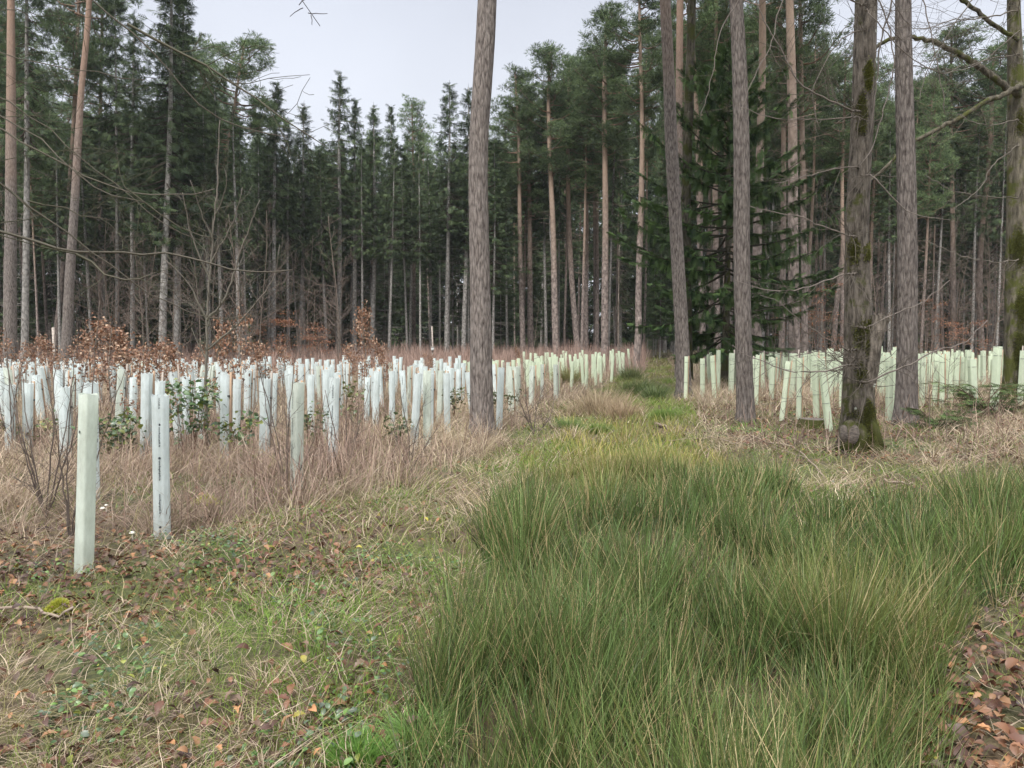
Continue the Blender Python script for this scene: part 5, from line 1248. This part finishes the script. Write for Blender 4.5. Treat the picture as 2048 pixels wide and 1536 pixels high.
def clump(x, y, r, frac, ncen, y0, y1, ex, s0, s1):
    """move a share of the blades into tussocks; returns x, y, offset from the tussock centre, radius and a number per tussock"""
    cx, cy = sample(ncen, y0, y1, ex, r); k = r.randint(ncen, size=len(x)); m = r.rand(len(x)) < frac
    sg = r.uniform(s0, s1, ncen)[k] * np.maximum(1, cy[k] / 6) ** .4; dx = r.normal(size=len(x)) * sg; dy = r.normal(size=len(x)) * sg
    x = np.where(m, cx[k] + dx, x); y = np.where(m, np.maximum(cy[k] + dy, .9), y); q = r.rand(ncen)[k]
    return x, y, m, np.arctan2(dy, dx), np.hypot(dx, dy) / sg, q
def rushes():
    r = R(101); mb = MB(); x, y = sample(300000, 1.5, 15, 1.3, r); x, y, cm, ca, cr_, cq = clump(x, y, r, .66, 900, 1.5, 15, 1.3, .05, .13); u, v = uv_of(x, y)
    u = u + 26 * noise(x, y, .6, 3); m = inpoly(u, v, RUSH) & (r.rand(len(x)) < 1 - .6 * sm(8.5, 12, y)) | (inpoly(u, v, PATH) & (r.rand(len(x)) < .22) & (y > 9))
    # clumps
    cl = noise(x, y, .55, 2); m &= r.rand(len(x)) < np.clip(.70 + .7 * cl, .5 * (x > -.6) + .05, 1)
    x, y, cl, cm, ca, cr_, cq = [a[m] for a in (x, y, cl, cm, ca, cr_, cq)]; n = len(x); g = hz(x, y)
    ly = sm(6, 10.5, y); hN = .5 + .5 * noise(x, y, .9, 6)
    Ln = (.55 - .26 * ly) * (.65 + .45 * np.clip(cl * .5 + .5, 0, 1)) * r.uniform(.45, 1.12, n) * (.8 + .3 * hN)
    az = np.where(r.rand(n) < .6, 6.283 * r.rand(n), 1.5 * r.normal(size=n) + 3.0 * noise(x, y, .6, 8)); ph = np.abs(r.normal(size=n)) * .30 + .04; bend = r.uniform(-.10, .34, n) + (r.rand(n) < .08) * r.uniform(.3, 1.6, n)
    az = np.where(cm, ca + r.normal(size=n) * .6, az); ph = np.where(cm, .05 + .20 * cr_ + np.abs(r.normal(size=n)) * .12, ph); Ln = Ln * np.where(cm, .75 + .5 * cq, .8)
    green = cols(r, n, (.014, .036, .011), (.125, .24, .072), .4); yell = cols(r, n, (.09, .10, .02), (.36, .33, .10), .35); tan = cols(r, n, (.30, .23, .12), (.46, .38, .22))
    k = np.clip(ly * 1.15 + .34 * noise(x, y, 1.3, 1) - .08, 0, 1)[:, None]; k = np.clip(k + .5 * (cq[:, None] - .55) * cm[:, None], 0, 1); c = green * (1 - k) + yell * k; c = c * (.66 + .6 * cq[:, None]) * (.82 + .36 * ly[:, None])
    dead = r.rand(n) < (.12 + .16 * ly); c[dead] = tan[dead]; tip = c * 1.15 + np.array([.05, .035, .01]); base = c * np.array([.9, .85, .8])
    blades(mb, np.stack([x, y, g], -1), Ln, far_w(y, .0043, 3.2) * r.uniform(.6, 1.4, n), ph, bend, az, 4, base, tip, .03, r)
    print('rush', n)
    tag(link('rushes', mb.mesh('rushes', M_grass)), 'dense dark green rushes turning yellowish further back along the wet track', 'rushes', kind='stuff')
rushes()
def short_grass():
    r = R(102); mb = MB(); x, y = sample(400000, 1.4, 60, 1.45, r); u, v = uv_of(x, y)
    wet = inpoly(u + 30 * noise(x, y, .7), v, RUSH); path = inpoly(u + 8 * noise(x, y, 2), v, PATH); fld = inpoly(u, v, FIELD); rf = inpoly(u, v, RIGHTF); lit = inpoly(u, v, LITR)
    nz = noise(x, y, .8, 4); dn = np.where(wet, .30, np.where(path, .75, np.where(fld, .16, np.where(rf, .30, np.where(lit, .62, .62)))))
    gl = np.exp(-(((u - 760) / 170.) ** 2 + ((v - 1500) / 110.) ** 2)) + .8 * np.exp(-(((u - 800) / 140.) ** 2 + ((v - 1090) / 60.) ** 2)) + .8 * np.exp(-(((u - 400) / 240.) ** 2 + ((v - 1260) / 90.) ** 2))
    dn = dn * (1 - .65 * np.exp(-((v - 1120) / 55.) ** 2) * (u < 760)); m = r.rand(len(x)) < dn * np.clip(.65 + .7 * nz + .8 * gl, .05, 1.3); x, y, gl, wet, path, nz = x[m], y[m], gl[m], wet[m], path[m], nz[m]; n = len(x)
    Ln = r.uniform(.05, .17, n) * (1 + .7 * path + .5 * gl + .3 * sm(8, 20, y)); az = r.uniform(0, 6.28, n); ph = r.uniform(.05, .9, n); bend = r.uniform(.2, 1.5, n)
    gr = cols(r, n, (.06, .13, .015), (.20, .33, .045), .3); ol = cols(r, n, (.12, .12, .035), (.34, .31, .11), .3); k = np.clip(.50 - .5 * nz - .5 * gl + .25 * path * sm(14, 22, y), 0, 1)[:, None]; c = gr * (1 - k) + ol * k
    blades(mb, np.stack([x, y, hz(x, y)], -1), Ln, far_w(y, .0038, 3.2), ph, bend, az, 3, c, c * 1.1, .05, r)
    print('short', n)
    tag(link('grass', mb.mesh('grass', M_grass)), 'short fresh green and olive grass patches between dead leaves', 'grass', kind='stuff')
short_grass()
def straw():
    r = R(103); mb = MB(); x, y = sample(450000, 1.4, 62, 1.35, r); x, y, cm, ca, cr_, cq = clump(x, y, r, .5, 2600, 1.4, 62, 1.35, .04, .12); u, v = uv_of(x, y)
    wet = inpoly(u, v, RUSH); path = inpoly(u, v, PATH); fld = inpoly(u, v, FIELD); rf = inpoly(u, v, RIGHTF); lit = inpoly(u, v, LITR)
    nz = noise(x, y, .7, 9); n2 = noise(x, y, 2.2, 2)
    edge = np.exp(-((u - 760) / 220.) ** 2 - ((v - 990) / 55.) ** 2)
    bl = np.exp(-((u - 120) / 320.) ** 2 - ((v - 1420) / 160.) ** 2)
    dn = np.where(wet, .05, np.where(path, .30, np.where(fld, .85, np.where(rf, .85, np.where(lit, .12, .72))))) + .5 * edge + .55 * bl
    dn = dn * np.where((v > 1080) & (v < 1230) & (u < 720), .6, 1) * np.where(rf & (v > 835) & (v < 960) & (u < 1850), .32, 1)
    m = r.rand(len(x)) < dn * np.clip(.65 + .6 * nz, .08, 1.2); x, y, nz, n2, fld, rf, path, u, v, cm, ca, cr_, cq = [a[m] for a in (x, y, nz, n2, fld, rf, path, u, v, cm, ca, cr_, cq)]; n = len(x)
    tall = (fld | rf) * sm(4.8, 6.6, y) * np.where(rf & (v > 835), .25, 1); Ln = r.uniform(.10, .36, n) * (.7 + .3 * sm(4, 7, y)) * (1 + .85 * tall + .5 * tall * np.clip(nz, 0, 1))
    lying = r.rand(n) < np.where(tall > .5, .35, .75); ph = np.where(lying, r.uniform(.9, 1.45, n), r.uniform(.1, .7, n)); bend = np.where(lying, r.uniform(-.1, .45, n), r.uniform(.3, 1.6, n))
    az = np.where(r.rand(n) < .6, 3 * noise(x, y, .5, 7), r.uniform(0, 6.28, n)); z = hz(x, y) + np.where(lying & ~cm, r.uniform(.01, .07, n), 0); az = np.where(cm, ca + r.normal(size=n) * .35, az); ph = np.where(cm, np.where(tall > .5, .15 + .25 * cr_, .3 + .35 * cr_), ph); bend = np.where(cm, r.uniform(.5, 1.9, n), bend)
    a = cols(r, n, (.26, .195, .125), (.68, .57, .42), .3); b = cols(r, n, (.18, .12, .09), (.45, .345, .275), .3); ol = cols(r, n, (.22, .20, .08), (.36, .32, .16))
    k = np.clip(.30 + .5 * n2 * fld + .22 * fld, 0, 1)[:, None]; c = a * (1 - k) + b * k; q = r.rand(n) < np.where(fld | rf, .08, .28); c[q] = ol[q]; c = c * (.75 + .5 * cq[:, None])
    blades(mb, np.stack([x, y, z], -1), Ln, far_w(y, .0034, 3.4) * r.uniform(.5, 1.5, n), ph, bend, az, 4, c, c * 1.12, .22, r)
    print('straw', n)
    tag(link('dry_grass', mb.mesh('dry_grass', M_grass)), 'tan withered grass lying and arching over the clearing', 'dry grass', kind='stuff')
straw()
def stems():
    r = R(104); mb = MB(); x, y = sample(130000, 4.5, 62, 1.2, r); u, v = uv_of(x, y); fld = inpoly(u, v, FIELD); far = (v < 740) & (y > 34) & (u < 1290) & (u > -3000); rgt = inpoly(u, v, RIGHTF) & (r.rand(len(x)) < .12)
    nz = noise(x, y, 1.0, 3); m = ((fld & (r.rand(len(x)) < np.clip(.30 + .9 * nz, .02, 1) * np.where(y < 16, 1., .6))) | (far & (r.rand(len(x)) < 1.)) | rgt); x, y, far = x[m], y[m], far[m]; n = len(x)
    Ln = np.where(far, r.uniform(.5, 1.35, n), r.uniform(.18, .70, n) ** 1.1) * (1 + 0.25 * noise(x, y, 1.5, 5)); az = r.uniform(0, 6.28, n)
    c = cols(r, n, (.07, .033, .025), (.42, .305, .245), .4); c[far] = cols(r, int(far.sum()), (.24, .16, .13), (.42, .30, .25))
    blades(mb, np.stack([x, y, hz(x, y)], -1), Ln, far_w(y, .0052, 6.) * r.uniform(.5, 1.4, n), np.abs(r.normal(size=n)) * .32, r.uniform(-.2, .5, n), az, 4, c, c * 1.1, .16, r, taper=.6)
    print('stems', n)
    tag(link('dry_stems', mb.mesh('dry_stems', M_twig)), 'reddish brown dead herb and bramble stems filling the left field', 'dead stems', kind='stuff')
stems()
def tufts():
    r = R(105)
    for i, (u, v_, wpx, hpx, nn, ca, cb_, nm, lab) in enumerate((
        (1195, 828, 190, 52, 900, (.20, .15, .09), (.54, .43, .30), 'grass_tussock', 'big tan tussock of dead grass standing left of the track'),
        (1245, 838, 120, 42, 600, (.20, .14, .08), (.48, .37, .25), 'grass_tussock', 'smaller tan tussock right of the big one'),
        (1135, 770, 60, 40, 700, (.14, .15, .05), (.30, .28, .12), 'grass_tussock', 'olive tussock behind the big tan one'),
        (1275, 790, 100, 34, 900, (.08, .12, .045), (.22, .26, .10), 'rush_clump', 'dark green rush clump in the middle of the track'),
        (1262, 762, 60, 32, 500, (.07, .10, .04), (.20, .22, .09), 'rush_clump', 'dark green rush clump farther up the track'),
        (1310, 800, 80, 32, 700, (.08, .12, .045), (.20, .25, .10), 'rush_clump', 'rush clump right of the middle one on the track'),
        (1265, 735, 40, 20, 300, (.12, .14, .06), (.26, .25, .12), 'rush_clump', 'farthest dark rush clump where the track vanishes'),
        (1138, 862, 80, 28, 600, (.09, .15, .045), (.22, .30, .10), 'rush_clump', 'small rush clump below the big tan tussock'),
        (1195, 868, 60, 22, 900, (.09, .16, .03), (.22, .31, .08), 'grass_tussock', 'bright green grass patch below the big tan tussock'),
        (1330, 838, 90, 20, 1100, (.09, .16, .03), (.22, .31, .08), 'grass_tussock', 'bright green grass patch on the right of the track'),
        (1080, 740, 60, 35, 600, (.25, .18, .11), (.44, .33, .22), 'grass_tussock', 'tan tussock in front of the far middle tubes'),
        (720, 1536, 150, 60, 900, (.07, .16, .03), (.20, .36, .08), 'grass_tussock', 'fresh bright green grass tuft at the lower edge left of the rushes'),
        (830, 1500, 120, 90, 600, (.09, .17, .04), (.22, .36, .10), 'grass_tussock', 'long-bladed fresh green grass tuft against the rushes'),
        (1190, 1290, 120, 130, 260, (.10, .22, .07), (.25, .42, .20), 'grass_tussock', 'broad-bladed pale green grass arching in the middle of the rushes'))):
        b = G(u, v_); d = b[1]; W_ = wpx * d / F / 2; Hh = hpx * d / F; mb = MB(); p = r.normal(size=(nn, 2)) * W_ * .3
        x = b[0] + p[:, 0]; y = b[1] + p[:, 1]; az = np.arctan2(p[:, 1], p[:, 0]) + r.normal(size=nn) * .5; ph = np.clip(np.hypot(p[:, 0], p[:, 1]) / (W_ + 1e-6) * .7 + np.abs(r.normal(size=nn)) * .12, 0, 1)
        c = cols(r, nn, ca, cb_); wdt = .004 if i < 11 else .006 if i < 13 else .009
        blades(mb, np.stack([x, y, hz(x, y)], -1), Hh * r.uniform(.5, 1.25, nn), far_w(y, wdt, 4.), ph, r.uniform(.1, 1.0, nn) + (i >= 12) * .9, az, 6, c, c * 1.1, .06, r)
        o = tag(link(nm, mb.mesh(nm, M_grass, origin=b)), lab, 'grass clump'); o.location = tuple(b)
tufts()
def litter():
    r = R(106); mb = MB(); x, y = sample(95000, 1.4, 34, 1.5, r); u, v = uv_of(x, y); nz = noise(x, y, .6, 6)
    wet = inpoly(u, v, RUSH); fld = inpoly(u, v, FIELD); rf = inpoly(u, v, RIGHTF); lit = inpoly(u, v, LITR)
    band = np.exp(-((v - 1120 - .02 * u) / 55.) ** 2) * (u < 760); rl = rf & (v > 790)
    lit &= r.rand(len(x)) < .5 + .5 * np.clip(noise(x, y, .5, 2) + .6, 0, 1); dn = np.where(lit, .85, np.where(wet, .012, np.where(fld, .10, np.where(rl, .9, np.where((u < 900) & (v > 1000), .42, .20))))) + .9 * band
    m = r.rand(len(x)) < dn * np.clip(.7 + .6 * nz * ~lit + .3 * lit, .1, 1.2); x, y, lit = x[m], y[m], lit[m]; n = len(x)
    C = mixc(r, n, [(.11, .048, .030), (.17, .08, .042), (.07, .038, .030), (.24, .13, .068), (.13, .085, .06), (.34, .17, .08), (.30, .26, .05)], [.28, .24, .21, .09, .14, .03, .01], .4)
    T = np.stack([x, y, hz(x, y) + r.uniform(.01, .075, n) + .02 * lit * r.rand(n)], -1)
    k = r.rand(n) < .5
    for kind, s in (('oak', k), ('beech', ~k)): put_leaves(mb, kind, T[s], r.uniform(.025, .075, s.sum()) * (1 + .5 * sm(8, 20, y[s]) + .2 * lit[s]), C[s], r, .6, 1.6)
    print('litter', n)
    tag(link('leaf_litter', mb.mesh('leaf_litter', M_litter)), 'fallen purple-brown oak and beech leaves covering the ground', 'dead leaves', kind='stuff')
litter()
def herbs():
    r = R(107); mb = MB(); x, y = sample(19000, 1.4, 14, 1.5, r); u, v = uv_of(x, y); nz = noise(x, y, .45, 1)
    wet = inpoly(u, v, RUSH); lit = inpoly(u, v, LITR); m = ~wet & ~lit & (r.rand(len(x)) < np.clip(nz * 1.2 - .05, 0, 1) * np.where(inpoly(u, v, FIELD), .25, .8)); x, y = x[m], y[m]
    x = np.repeat(x, 4) + r.normal(size=len(x) * 4) * .025; y = np.repeat(y, 4) + r.normal(size=len(y) * 4) * .025; n = len(x)
    C = mixc(r, n, [(.05, .10, .03), (.08, .16, .04), (.13, .23, .05), (.08, .11, .07), (.26, .28, .05)], [.35, .3, .2, .1, .05], .35)
    put_leaves(mb, 'round', np.stack([x, y, hz(x, y) + r.uniform(.02, .09, n)], -1), r.uniform(.014, .038, n), C, r, .6)
    tag(link('ground_herbs', mb.mesh('ground_herbs', M_leaf)), 'small green herb and strawberry leaves low in the grass', 'ground cover', kind='stuff')
    # yellow-green moss cushions
    for i, (u, v_, wp, lab) in enumerate(((412, 1010, 60, 'bright yellow-green moss cushion right of the dotted tube'), (1490, 1035, 90, 'yellow moss patch inside the rushes at right of centre'), (120, 1235, 70, 'yellow-green moss cushion at the lower left'))):
        b = G(u, v_); d = b[1]; W_ = wp * d / F / 2; nn = 3500; p = r.normal(size=(nn, 2)) * [W_ * .33, W_ * .2] + .08 * W_ * np.sin(r.uniform(0, 20, (nn, 1))); hh = .07 * np.exp(-(p[:, 0] / W_) ** 2 * 2 - (p[:, 1] / W_) ** 2 * 3)
        mb = MB(); X = b[0] + p[:, 0]; Y = b[1] + p[:, 1]; c = cols(r, nn, (.28, .30, .03), (.52, .52, .10))
        blades(mb, np.stack([X, Y, hz(X, Y) + hh], -1), r.uniform(.015, .04, nn), .005, r.uniform(0, 1.2, nn), r.uniform(0, .8, nn), r.uniform(0, 6.28, nn), 2, c, c * 1.1, .05, r)
        o = tag(link('moss_cushion', mb.mesh('moss_cushion', M_grass, origin=b)), lab, 'moss'); o.location = tuple(b)
herbs()

# ------------------------------------------------------------------ thin winter mist between the trees
def haze():
    mb = MB(); bm_box(mb, (0, 130, 20.), (640, 560, 48.), 0.0)
    m, t = new_mat('haze'); o = N_(t, 'ShaderNodeOutputMaterial'); v = N_(t, 'ShaderNodeVolumePrincipled')
    v.inputs['Color'].default_value = (.86, .92, 1, 1); v.inputs['Density'].default_value = .0003; v.inputs['Anisotropy'].default_value = .2
    t.links.new(v.outputs[0], o.inputs['Volume'])
    tag(link('haze', mb.mesh('haze', m)), 'faint cool winter mist filling the air between the trees', 'haze', kind='stuff')
haze()
print('objects', len(S.objects))
